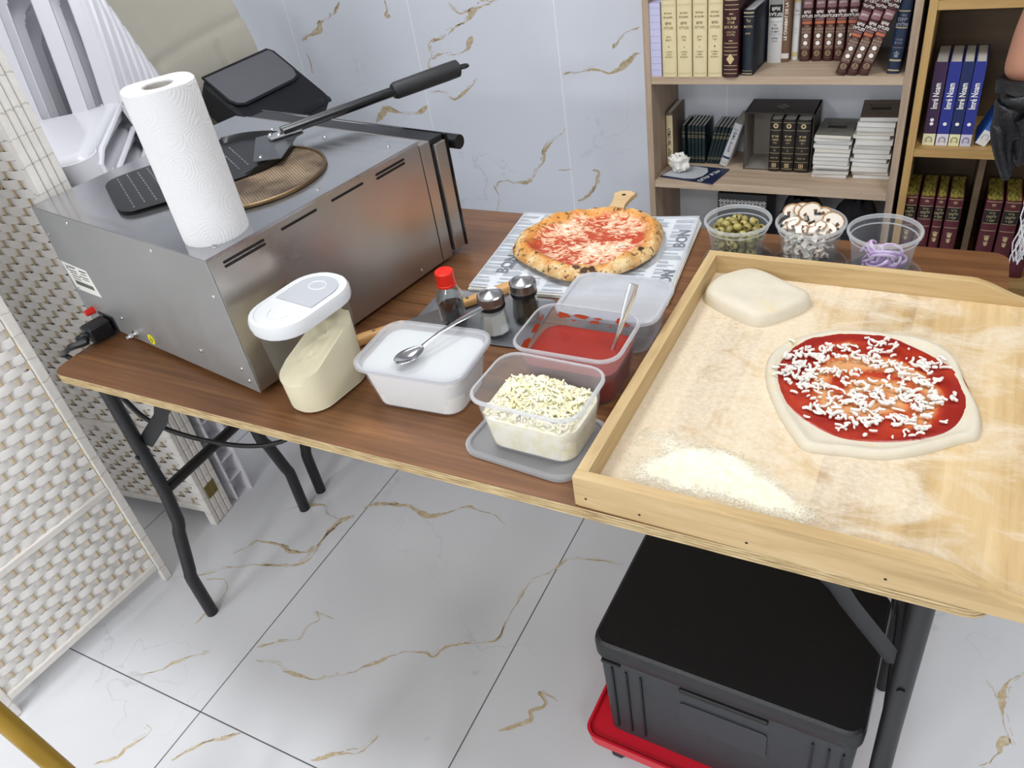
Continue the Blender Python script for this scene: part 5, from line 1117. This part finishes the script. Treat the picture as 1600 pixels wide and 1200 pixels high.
book('white volume with black title label standing deep on the upper shelf', x, YB, S1, t, 0.30, 0.14, M_WHITEB, text=[(heb('איש'), 0.166, 0.017, M_WHITETXT), (heb('מצליח'), 0.149, 0.015, M_WHITETXT), (heb('על'), 0.117, 0.009, M_DARKTXT), (heb('מצוות'), 0.107, 0.009, M_DARKTXT), (heb('התורה'), 0.097, 0.009, M_DARKTXT), (heb('שולחן'), 0.077, 0.008, M_DARKTXT), (heb('ערוך'), 0.068, 0.008, M_DARKTXT), (heb('הקיצור'), 0.195, 0.009, M_DARKTXT)], bands=[(0.14, 0.178, M_BLACKLAB), (0.126, 0.1272, M_GREYINK), (0.088, 0.0892, M_GREYINK), (0.178, 0.30, flat('9b9b98', 0.6, 0, 'grey_cover'))])
x, t = span_px(1218.5, 1232, 97, YB + 0.005)
book('thin brown volume with white lettering running up its spine', x, YB + 0.005, S1, t, 0.29, 0.14, flat('76583f', 0.5, 0, 'mid_brown_cover', 0.1), text=[('LE CHABBAT DE LA THORA', 0.150, 0.013, M_WHITETXT, 1)], bands=[(0.012, 0.028, M_WHITEB)])
x, t = span_px(1235.5, 1246.5, 92, YB + 0.03)
book('thin white and gold volume between the brown spines on the upper shelf', x, YB + 0.03, S1, t, 0.28, 0.12, M_WHITEB, text=[(heb('סדר'), 0.150, 0.008, M_GREYINK), (heb('תפילה'), 0.138, 0.007, M_GREYINK), (heb('כל'), 0.095, 0.007, M_GREYINK), (heb('בו'), 0.085, 0.007, M_GREYINK)], bands=[(0.010, 0.024, M_GOLDTXT), (0.175, 0.195, M_GOLDTXT)])
BT = [(heb('איש'), 0.150, 0.0135, M_WHITETXT), (heb('מצליח'), 0.1375, 0.0125, M_WHITETXT), (heb('סדר'), 0.108, 0.0085), (heb('תשובות'), 0.099, 0.0085), (heb('והליכות'), 0.090, 0.0085), ('●', 0.078, 0.016, M_WHITETXT), (heb('תפילין'), 0.067, 0.008), ('●', 0.056, 0.016, M_WHITETXT), (heb('תפילה'), 0.045, 0.008), ('☺', 0.025, 0.016, M_TAN), (heb('החזון'), 0.176, 0.009, M_WHITETXT), (heb('אליעזר'), 0.2, 0.012, M_WHITETXT), (heb('הצדיק'), 0.215, 0.012, M_WHITETXT)]
BB = [(0.011, 0.0122, M_TAUPE), (0.037, 0.106, M_TAUPE), (0.114, 0.122, M_ORANGE), (0.122, 0.126, M_TAUPE), (0.162, 0.186, M_MAUVE), (0.124, 0.13, M_MAUVE)]
for i, (u0, u1) in enumerate(((1248.5, 1265), (1268, 1283.5), (1285, 1300.5), (1301.5, 1317), (1319, 1335))):
    x, t = span_px(u0, u1, 94, YB + 0.012)
    book('%s upright brown sunset spined volume after the thin white and gold one' % ordinal(i), x, YB + 0.012, S1, t, 0.232, 0.13, M_BROWNB, 'brown sunset spined volumes', text=BT, bands=BB, tm=flat('b9a08d', 0.6, 0, 'rosy_lettering'))
for i, (u0, u1) in enumerate(((1304, 1321), (1322, 1338.5), (1339.5, 1357))):
    x, t = span_px(u0, u1, 118, YF + 0.012)
    book('%s of the three tilted brown volumes at the shelf front' % ('leftmost', 'middle', 'rightmost')[i], x, YF + 0.012, S1 + 0.0 + math.sin(math.radians(17)) * t / 2, t * 0.97, 0.236, 0.16, M_BROWNB, 'brown sunset spined volumes', lean=math.radians(17), text=BT, bands=BB, tm=flat('b9a08d', 0.6, 0, 'rosy_lettering'))
x, t = span_px(1391.5, 1412, 114, YF + 0.03)
book('dark blue gilt volume leaning on the right side of the upper shelf', x - 0.012, YF + 0.03, S1 + 0.001, t, 0.25, 0.15, flat('172845', 0.45, 0, 'blue_leatherette', 0.15), lean=math.radians(3), text=[(heb('סדר'), 0.163, 0.009), (heb('פתח'), 0.152, 0.014), (heb('אליהו'), 0.138, 0.014), (heb('מנחה'), 0.097, 0.008), (heb('ערבית'), 0.088, 0.008), ('♔', 0.055, 0.022)], bands=[(0.036, 0.041, M_TAN), (0.074, 0.0748, M_TAN), (0.128, 0.131, M_TAN), (0.173, 0.176, M_TAN), (0.008, 0.012, M_TAN)], tm=flat('8f9299', 0.5, 0, 'silver_lettering'))
# second shelf
x = on(1047, 236, 1, 2.03).x
book('tall patterned brown album against the left side of the second shelf', x, 2.03, S2, 0.024, 0.20, 0.14, flat('7f6f60', 0.6, 0, 'printed_brown_cover', 0.5), text=[(heb('הגדה של פסח'), 0.09, 0.018, M_DARKTXT, 1)], bands=[(0.005, 0.19, M_CREAM)])
M_GREENB = flat('15292d', 0.45, 0, 'dark_green_cloth', 0.2)
GT = [(heb('זוהר'), 0.105, 0.006)]; GB = [(0.018, 0.0192, M_TAN), (0.024, 0.0248, M_TAN), (0.098, 0.0995, M_TAN), (0.116, 0.1175, M_TAN)]
YG = 2.062
xs = [on(u, 252, 1, YG).x for u in (1068.5, 1077, 1082.5, 1088, 1093.5, 1099)]
for i, x in enumerate(xs): book('%s thin dark green booklet standing upright on the second shelf' % ordinal(i), x, YG, S2, 0.0118, 0.142, 0.105, M_GREENB, 'thin dark green booklets', text=GT, bands=GB, pages=flat('dcdcd8', 0.9, 0, 'grey_pages'))
for i in range(5):
    x = on(1104 + 4.6 * i, 254, 1, YG).x + 0.004
    book('%s of the thin green booklets leaning on the white book' % ordinal(i), x, YG, S2 + 0.002, 0.0102, 0.142, 0.105, M_GREENB, 'thin dark green booklets', lean=math.radians(13 + i), text=GT, bands=GB, pages=flat('dcdcd8', 0.9, 0, 'grey_pages'))
x = on(1130, 257, 1, 2.045).x
book('white volume leaning to the right beside the green booklets', x, 2.045, S2 + 0.004, 0.029, 0.165, 0.12, flat('c9cacd', 0.55, 0, 'greyish_white_cover'), lean=math.radians(19), text=[(heb('סידור תפילת'), 0.096, 0.015, flat('5a5f86', 0.6, 0, 'blue_grey_print'), 1), (heb('אמת'), 0.143, 0.008, flat('5a5f86', 0.6, 0, 'blue_grey_print')), (heb('ישראל'), 0.014, 0.008, M_TAN)], bands=[(0.03, 0.038, flat('28305a', 0.6, 0, 'navy_band')), (0.05, 0.0508, M_GREYINK), (0.128, 0.1288, M_GREYINK)])
# slipcase with three volumes
sx0 = on(1161, 262, 1, 2.03).x; sx1 = on(1266, 267, 1, 2.03).x
M_CASE = flat('3a332e', 0.5, 0, 'dark_brown_slipcase', 0.2); M_CASEIN = flat('8b847c', 0.7, 0, 'grey_slipcase_lining')
sc2 = thing('slipcase', 'open dark brown slipcase holding three black volumes on the second shelf', 'slipcase', (sx0, 2.03, S2)); sw = sx1 - sx0; shh = 0.205; sd = 0.135
b = MB(); b.span((0, 0, 0), (0.004, sd, shh)).span((sw - 0.004, 0, 0), (sw, sd, shh)).span((0, 0, shh - 0.004), (sw, sd, shh)).span((0, 0, 0), (sw, sd, 0.003)); b.build('case', M_CASE, sc2)
b = MB(); b.span((0.004, sd - 0.004, 0.003), (sw - 0.004, sd - 0.001, shh - 0.004)).span((0.0042, 0.002, 0.003), (0.005, sd, shh - 0.004)).span((0.004, 0.001, 0.0032), (sw - 0.004, sd, 0.0042)); b.build('lining', M_CASEIN, sc2)
MB(T3((sw * 0.5, sd * 0.45, shh + 0.0004))).text('❖', 0.05, Matrix()).build('emblem', M_CASEIN, sc2, smooth=False)
vw = [0.041, 0.045, 0.05]; xx = sx1 - 0.006 - sum(vw)
for i, t in enumerate(vw):
    book('%s black gilt volume inside the dark slipcase' % ordinal(i), xx + t / 2, 2.022, S2 + 0.0045, t * 0.97, 0.182, 0.12, flat('1d1816', 0.4, 0, 'black_leatherette', 0.2), 'black volumes in the slipcase', text=[(heb('תורת'), 0.125, 0.011), (heb('משה'), 0.113, 0.011), (heb('רבנו'), 0.102, 0.007), (heb('אבג'[i]), 0.075, 0.009), (heb('אור החיים'), 0.048, 0.006), ('▣', 0.020, 0.018), ('◎', 0.16, 0.02)], bands=[(a, a + 0.0013, M_TAN) for a in (0.008, 0.034, 0.064, 0.085, 0.145, 0.172)]); xx += t
# two piles of white booklets
def pile(cx, cy, w_, d_, n, h, where, cover_m, top_text):
    z = S2; r = random.Random(n)
    for k in range(n):
        tk = h / n * r.uniform(0.8, 1.15); dx, dy, a = r.uniform(-0.006, 0.006), r.uniform(-0.008, 0.008), r.uniform(-0.05, 0.05)
        lab = 'white paperback booklet, %s from the bottom of the pile %s' % (ordinal(k), where) if k < n - 1 else 'booklet with %s lying on top of the pile %s' % (top_text, where)
        t = thing('booklet', lab, 'booklet', (cx + dx, cy + dy, z), a, 'piles of white booklets')
        MB().box((0, 0, tk / 2), (w_, d_, tk - 0.0008), 0.0012).build('page_block', flat(r.choice(('d9d8d4', 'cfcfcc', 'dedddb', 'd3cfc4')), 0.85, 0, 'booklet_paper'), t)
        b = MB(); b.box((0, 0, tk - 0.0006), (w_ + 0.001, d_ + 0.001, 0.0007)); b.build('cover', cover_m if k == n - 1 else flat(r.choice(('c4c3c0', 'cbc8c0', 'b9b8b6')), 0.7, 0, 'thin_cover'), t)
        if k == n - 1:
            b = MB(T3((0, 0, tk))); b.text(heb('לקט שיחות'), 0.016, T3((0, 0.03, 0.0002))); b.text(heb('קודש'), 0.012, T3((0, -0.04, 0.0002))); b.box((0.0, 0.0, 0.0001), (0.06, 0.025, 0.0002)); b.build('print', M_DARKTXT, t, smooth=False)
        z += tk
pile(1.288, 2.062, 0.112, 0.15, 12, 0.165, 'nearer the slipcase', flat('7b7a70', 0.5, 0, 'blue_grey_photo_cover', 0.5), 'a blue grey picture cover')
pile(1.413, 2.075, 0.112, 0.16, 14, 0.215, 'nearer the bookcase side', flat('7c6f60', 0.6, 0, 'brown_grey_cover', 0.15), 'a brown grey cover')
# flyer and tissue
fv = [on(1031, 275, 2, S2 + 0.004), on(1113, 287, 2, S2 + 0.004), on(1140, 264, 2, S2 + 0.004), on(1062, 257, 2, S2 + 0.004)]
fo = thing('flyer', 'dark blue and white flyer lying on the second shelf under the tissue', 'flyer', (0, 0, 0))
MB().loft([[Vector((p.x, p.y, S2 + 0.0008)) for p in fv], [Vector((p.x, p.y, S2 + 0.0045)) for p in fv]]).build('sheet', flat('1c2748', 0.4, 0, 'navy_print'), fo)
fa, fb, fc_, fd = fv
def fq(u, v): return (fa * (1 - u) + fb * u) * (1 - v) + (fd * (1 - u) + fc_ * u) * v
b = MB(); ov2 = [fq(0.02, 0.05), fq(0.45, 0.06), fq(0.62, 0.12), fq(0.70, 0.35), fq(0.70, 0.65), fq(0.6, 0.9), fq(0.4, 0.95), fq(0.02, 0.95)]
b.add([Vector((p.x, p.y, S2 + 0.0049)) for p in ov2], [tuple(range(8))]); b.build('white_print', flat('c2c6cc', 0.5, 0, 'pale_print', 0.15), fo)
b = MB(); p = fq(0.80, 0.42); b.text(heb('שבת שלום'), 0.026, T3((p.x, p.y, S2 + 0.005)) @ Rz(math.radians(65))); b.build('lettering', M_WHITETXT, fo, smooth=False)
ts = on(1062, 262, 2, S2 + 0.02)
b = MB(); r6 = random.Random(4); vs = []
def crum(u, v):
    a = 2 * math.pi * u; ph = math.pi * (0.02 + 0.96 * v) - math.pi / 2; d = Vector((math.cos(a) * math.cos(ph), math.sin(a) * math.cos(ph), math.sin(ph)))
    k = 1 + 0.45 * noise.noise(d * 1.7 + Vector((3, 1, 2))) + 0.25 * abs(noise.noise(d * 2.7)) + (0.55 if d.z > 0.5 else 0) * (0.5 + noise.noise(d * 5))
    return Vector((d.x * 0.030 * k, d.y * 0.026 * k, 0.028 + d.z * 0.028 * k))
b.grid(crum, 28, 16); o = b.build('tissue', M_PAPER, None, loc=(ts.x, ts.y, S2 + 0.006), ang=30); tag(o, 'crumpled white tissue on the flyer on the second shelf', 'tissue')
# low shelf of the pale case
lb = thing('storage_box', 'black box with white ornamental band on the low shelf behind the olives', 'box', (1.0, YF + 0.10, S3))
MB().span((-0.09, 0, 0), (0.09, 0.16, 0.262), 0.004).build('carton', M_BLACKPL, lb)
b = MB()
for k in range(26):
    b.text('❦' if k % 2 else '✤', 0.02, T3((-0.078 + k % 13 * 0.013, -0.0005, 0.228 - 0.014 * (k // 13))) @ RX)
b.build('ornament', flat('c9c9c9', 0.6, 0, 'silver_print'), lb, smooth=False)
for i, (x, w_, h, c) in enumerate(((1.20, 0.17, 0.235, '34343a'), (1.385, 0.15, 0.25, '24242c'))):
    def cl_(u, v, w_=w_, h=h, i=i):
        a = 2 * math.pi * u; q = math.sin(math.pi * (0.03 + 0.94 * v)) ** 0.4
        return Vector((math.cos(a) * w_ / 2 * q, math.sin(a) * 0.08 * q, h * v)) * (1 + 0.12 * noise.noise(Vector((math.cos(a) * 2, v * 3, math.sin(a) * 2 + i))))
    b = MB(); b.grid(cl_, 28, 14); o = b.build('cloth_bundle', flat(c, 0.85, 0, 'dark_cloth', 0.3), None, loc=(x, YF + 0.16, S3), ang=60); tag(o, ('dark grey cloth bundle on the low shelf behind the mushrooms', 'black cloth bundle on the low shelf behind the onion cup')[i], 'cloth')
# golden case, blue set
YC = YF + 0.035
M_PURP = flat('3a2046', 0.5, 0, 'purple_cover', 0.1); M_BLUE = flat('26308a', 0.5, 0, 'blue_cover', 0.1); M_NAV2 = flat('18265c', 0.5, 0, 'navy_cover', 0.1)
for i, (u0, u1, m, wb, lab) in enumerate(((1439.5, 1459, M_PURP, 'e4e0b8', 'purple volume with white lettering, first of the set of four'), (1460.5, 1479.5, M_BLUE, 'd6d3dc', 'bright blue volume with white lettering next to the purple one'), (1480.5, 1497.5, M_NAV2, 'e2dfb0', 'navy blue volume with white lettering between two bright blue ones'), (1498.5, 1516, M_BLUE, 'c9c6da', 'bright blue volume with white lettering, last of the set of four'))):
    x, t = span_px(u0, u1, 228, YC); bm = flat(wb, 0.55, 0, 'pale_spine_foot')
    tx = [('Imré Noam', 0.150, 0.0205, M_WHITETXT, 1, (0.80, 1.15)), ('●', 0.066, 0.013, M_WHITETXT), ('ARCH', 0.018, 0.026, M_DARKTXT), ('•••', 0.013, 0.007, M_DARKTXT)]
    if i == 0: tx.append(('●', 0.078, 0.013, M_WHITETXT))
    book(lab, x, YC, C2S, t, 0.248, 0.17, m, 'blue and purple volumes', text=tx, bands=[(0.0, 0.036, bm)], pages=M_PAGE, flat_spine=True)
x, t = span_px(1523, 1541, 232, YC)
book('blue and white book tilted behind the gloved fingers', x - 0.004, YC + 0.005, C2S + 0.004, t, 0.19, 0.13, flat('2e63b8', 0.5, 0, 'light_blue_cover', 0.1), 'blue and purple volumes', lean=math.radians(24), text=[('ARCH', 0.026, 0.026, M_GREYINK)], bands=[(0.0, 0.045, M_WHITEB)], flat_spine=True)
x, t = span_px(1545, 1560, 236, YC)
book('cream footed book lying back behind the black glove', x, YC + 0.005, C2S + 0.006, t, 0.19, 0.13, M_BLUE, 'blue and purple volumes', lean=math.radians(38), bands=[(0.0, 0.045, M_CREAM)], flat_spine=True)
# golden case, maroon set on the bottom shelf
YM = YF + 0.03; M_MAR2 = flat('5a1b28', 0.42, 0, 'wine_leatherette', 0.15); M_BLAB = flat('10120f', 0.45, 0, 'black_spine_label')
for i, (u0, u1) in enumerate(((1414, 1434.5), (1437, 1460.5), (1462.5, 1479), (1481.5, 1506), (1541, 1568.5), (1571.5, 1599), (1602, 1628))):
    x, t = span_px(u0, u1, 314, YM); H3 = 0.262
    if i < 4: x = min(x, 1.722 - 0.001 - t / 2)
    tx = [('✾', H3 - 0.018, 0.016), (heb('ספר'), H3 - 0.043, 0.010), (heb('ילקוט'), H3 - 0.055, 0.012), (heb('יוסף'), H3 - 0.068, 0.012), ('❦', H3 - 0.128, 0.022), ('❦', H3 - 0.148, 0.018)]
    book('%s maroon volume with yellow marbled page edges on the bottom shelf of the golden bookcase' % ordinal(i), x, YM, C2B, t, H3, 0.17, M_MAR2, 'maroon volumes with yellow edges', text=tx, bands=[(H3 - 0.078, H3 - 0.034, M_BLAB)] + [(H3 - a, H3 - a + 0.0016, M_GOLDTXT) for a in (0.006, 0.034, 0.079, 0.104)], pages=M_PAGEY)

# ------------------------------------------------------------------ the person at the right edge: bare forearm, black glove, white strings
PX_, PY_ = 2.10, 1.14
pn = thing('person', 'person in dark clothes at the right edge, bare forearm and black glove hanging down', 'person', (PX_, PY_, 0))
def skin(name, verts, edges, radii, mat, parent, root=0, sub=2):
    me = bpy.data.meshes.new(name); me.from_pydata([tuple(v) for v in verts], edges, []); o = bpy.data.objects.new(name, me); COL.objects.link(o); o.parent = parent; me.materials.append(mat)
    md = o.modifiers.new('skin', 'SKIN'); md.use_smooth_shade = True
    for i, r_ in enumerate(radii):
        d = me.skin_vertices[0].data[i]; d.radius = r_ if isinstance(r_, tuple) else (r_, r_); d.use_root = (i == root)
    s_ = o.modifiers.new('subsurf', 'SUBSURF'); s_.levels = sub; s_.render_levels = sub; return o
WR = Vector((1.722, 1.005, 1.025)) - Vector((PX_, PY_, 0)); EL = on(1668, -40, 1, 1.06) - Vector((PX_, PY_, 0))
M_SKIN = flat('a3745e', 0.5, 0, 'skin', 0.06)
bv = [(0, 0, 0.95), (0, 0, 1.10), (0, 0, 1.28), (0, 0, 1.44), (0, -0.005, 1.54), (0, -0.025, 1.615), (0, -0.02, 1.72), (-0.19, 0, 1.42), EL, EL * 0.5 + WR * 0.5, WR, (0.19, 0, 1.42), (0.24, 0.03, 1.15), (0.22, -0.06, 0.92), (-0.09, 0, 0.90), (-0.10, 0.0, 0.50), (-0.10, 0.03, 0.09), (-0.10, -0.10, 0.045), (0.09, 0, 0.90), (0.10, 0.0, 0.50), (0.10, 0.03, 0.09), (0.10, -0.10, 0.045)]
be = [(0, 1), (1, 2), (2, 3), (3, 4), (4, 5), (5, 6), (3, 7), (7, 8), (8, 9), (9, 10), (3, 11), (11, 12), (12, 13), (0, 14), (14, 15), (15, 16), (16, 17), (0, 18), (18, 19), (19, 20), (20, 21)]
br = [(0.15, 0.11), (0.14, 0.10), (0.16, 0.11), (0.12, 0.09), 0.05, (0.064, 0.082), (0.078, 0.098), 0.06, 0.045, 0.047, 0.033, 0.06, 0.043, 0.03, 0.085, 0.06, 0.045, 0.04, 0.085, 0.06, 0.045, 0.04]
skin('body', bv, be, br, M_SKIN, pn)
M_SHIRT = flat('22252d', 0.8, 0, 'dark_shirt', 0.15)
mid = EL * 0.72 + Vector((-0.19, 0, 1.42)) * 0.28
skin('shirt', [(0, 0, 0.84), (0, 0, 1.06), (0, 0, 1.28), (0, 0, 1.46), (-0.19, 0, 1.42), mid, (0.19, 0, 1.42), (0.24, 0.03, 1.17)], [(0, 1), (1, 2), (2, 3), (3, 4), (4, 5), (3, 6), (6, 7)], [(0.205, 0.165), (0.19, 0.15), (0.19, 0.14), (0.13, 0.11), 0.082, 0.064, 0.082, 0.064], M_SHIRT, pn)
skin('trousers', [(0, 0, 0.97), (-0.09, 0, 0.90), (-0.10, 0, 0.50), (-0.10, 0.03, 0.12), (0.09, 0, 0.90), (0.10, 0, 0.50), (0.10, 0.03, 0.12)], [(0, 1), (1, 2), (2, 3), (0, 4), (4, 5), (5, 6)], [(0.175, 0.13), 0.105, 0.085, 0.075, 0.105, 0.085, 0.075], flat('1b1c20', 0.85, 0, 'black_trousers'), pn)
for s in (-1, 1): MB().loft([rrect(0.095, 0.27, 0.045, 0.0, s * 0.10, -0.05), rrect(0.10, 0.275, 0.047, 0.03, s * 0.10, -0.05), rrect(0.085, 0.22, 0.04, 0.075, s * 0.10, -0.03), rrect(0.075, 0.11, 0.035, 0.10, s * 0.10, 0.02)]).build('shoe', M_BLACKPL, pn)
def hair(u, v):
    a = 2 * math.pi * u; ph = math.pi / 2 * (1 - v) * 0.98 + 0.02; return Vector((0.088 * math.cos(a) * math.cos(ph), -0.02 + 0.105 * math.sin(a) * math.cos(ph), 1.69 + 0.125 * math.sin(ph)))
b = MB(); b.grid(hair, 24, 10); b.build('hair', flat('1d1612', 0.6, 0, 'dark_hair'), pn)
b = MB()
for s in (-1, 1): b.lathe([(0, -0.008), (0.006, -0.005), (0.008, 0), (0.006, 0.005), (0, 0.008)], 10, (s * 0.032, -0.115, 1.675))
b.build('eye', M_DARKTXT, pn)
b = MB(); b.tube([(0, -0.105, 1.69), (0, -0.135, 1.652), (0, -0.118, 1.645)], [0.008, 0.013, 0.006], 8); b.build('nose', M_SKIN, pn)
b = MB(); b.tube([(-0.024, -0.108, 1.612), (0, -0.118, 1.611), (0.024, -0.108, 1.612)], [0.003, 0.006, 0.003], 8); b.build('mouth', flat('8f4f48', 0.5, 0, 'lips'), pn)
# the gloved hand: palm and five fingers in one skin
o_ = Vector((PX_, PY_, 0))
def gp(u, v, dy=0.0): return on(u, v, 1, 1.0 + dy) - o_
gv = [gp(1588, 132), gp(1585, 152), gp(1578, 178), gp(1574, 205),
      gp(1560, 200, -0.01), gp(1560, 228, -0.012), gp(1566, 254, -0.006), gp(1573, 280, 0.008),
      gp(1575, 212, 0.02), gp(1572, 240, 0.03), gp(1578, 268, 0.045),
      gp(1590, 210, 0.03), gp(1590, 236, 0.045), gp(1594, 258, 0.062),
      gp(1602, 200, 0.035), gp(1606, 222, 0.05), gp(1608, 242, 0.064),
      gp(1600, 172, -0.02), gp(1607, 202, -0.04), gp(1604, 232, -0.045), gp(1598, 256, -0.035)]
ge = [(0, 1), (1, 2), (2, 3), (2, 4), (4, 5), (5, 6), (6, 7), (3, 8), (8, 9), (9, 10), (3, 11), (11, 12), (12, 13), (2, 14), (14, 15), (15, 16), (1, 17), (17, 18), (18, 19), (19, 20)]
gr = [0.036, 0.036, (0.036, 0.030), (0.030, 0.024), 0.0165, 0.0125, 0.0115, 0.009, 0.014, 0.0115, 0.009, 0.0135, 0.011, 0.0085, 0.012, 0.010, 0.008, 0.018, 0.0145, 0.013, 0.010]
g = G('black_nitrile'); c = g.co(); g.p(Base_Color=lin('14161b'), Roughness=0.42); g.bump(g.noise(c, 38, 4, 0.6, 1.0), 0.8, 0.006); M_GLOVE = g.m
skin('glove', gv, ge, gr, M_GLOVE, pn, root=1)
lv = [Vector((0.222, -0.055, 0.93)), Vector((0.218, -0.07, 0.87)), Vector((0.214, -0.08, 0.825))]
le = [(0, 1), (1, 2)]; lr = [0.034, 0.038, 0.034]
for q, (dy, ln, r_) in enumerate(((-0.032, 0.075, 0.011), (-0.011, 0.085, 0.0115), (0.011, 0.08, 0.011), (0.031, 0.062, 0.0095))):
    k0 = len(lv); lv += [Vector((0.212, -0.082 + dy, 0.80)), Vector((0.208, -0.084 + dy * 1.05, 0.80 - ln * 0.5)), Vector((0.198, -0.082 + dy * 1.05, 0.80 - ln))]; le += [(2, k0), (k0, k0 + 1), (k0 + 1, k0 + 2)]; lr += [r_, r_ * 0.92, r_ * 0.75]
k0 = len(lv); lv += [Vector((0.205, -0.105, 0.865)), Vector((0.198, -0.125, 0.83)), Vector((0.192, -0.128, 0.80))]; le += [(1, k0), (k0, k0 + 1), (k0 + 1, k0 + 2)]; lr += [0.016, 0.013, 0.010]
skin('glove', lv, le, lr, M_GLOVE, pn, root=1)
cuff = []
for k, (q, r_) in enumerate(((gp(1590, 140), 0.037), (gp(1592, 130), 0.037), (gp(1594, 124), 0.038))): cuff.append([q + Vector((r_ * math.cos(a), r_ * 0.85 * math.sin(a), 0.003 * math.sin(5 * a + k))) for a in (2 * math.pi * i / 24 for i in range(24))])
MB().loft(cuff).build('glove_cuff', M_GLOVE, pn)
b = MB(); r8 = random.Random(9)
for k in range(8):
    p = on(1601 + 1.5 * (k % 4), 330, 1, 1.02); pts = []
    for i in range(10): pts.append(Vector((p.x + 0.004 * (k % 4) + 0.006 * math.sin(i * 1.3 + k * 2), p.y + 0.004 * k - 0.01, p.z + 0.08 - 0.022 * i)) - o_)
    b.tube(pts, 0.0013, 5)
b.build('fringe', flat('d9dade', 0.8, 0, 'white_thread'), pn, label='white knotted thread fringe')
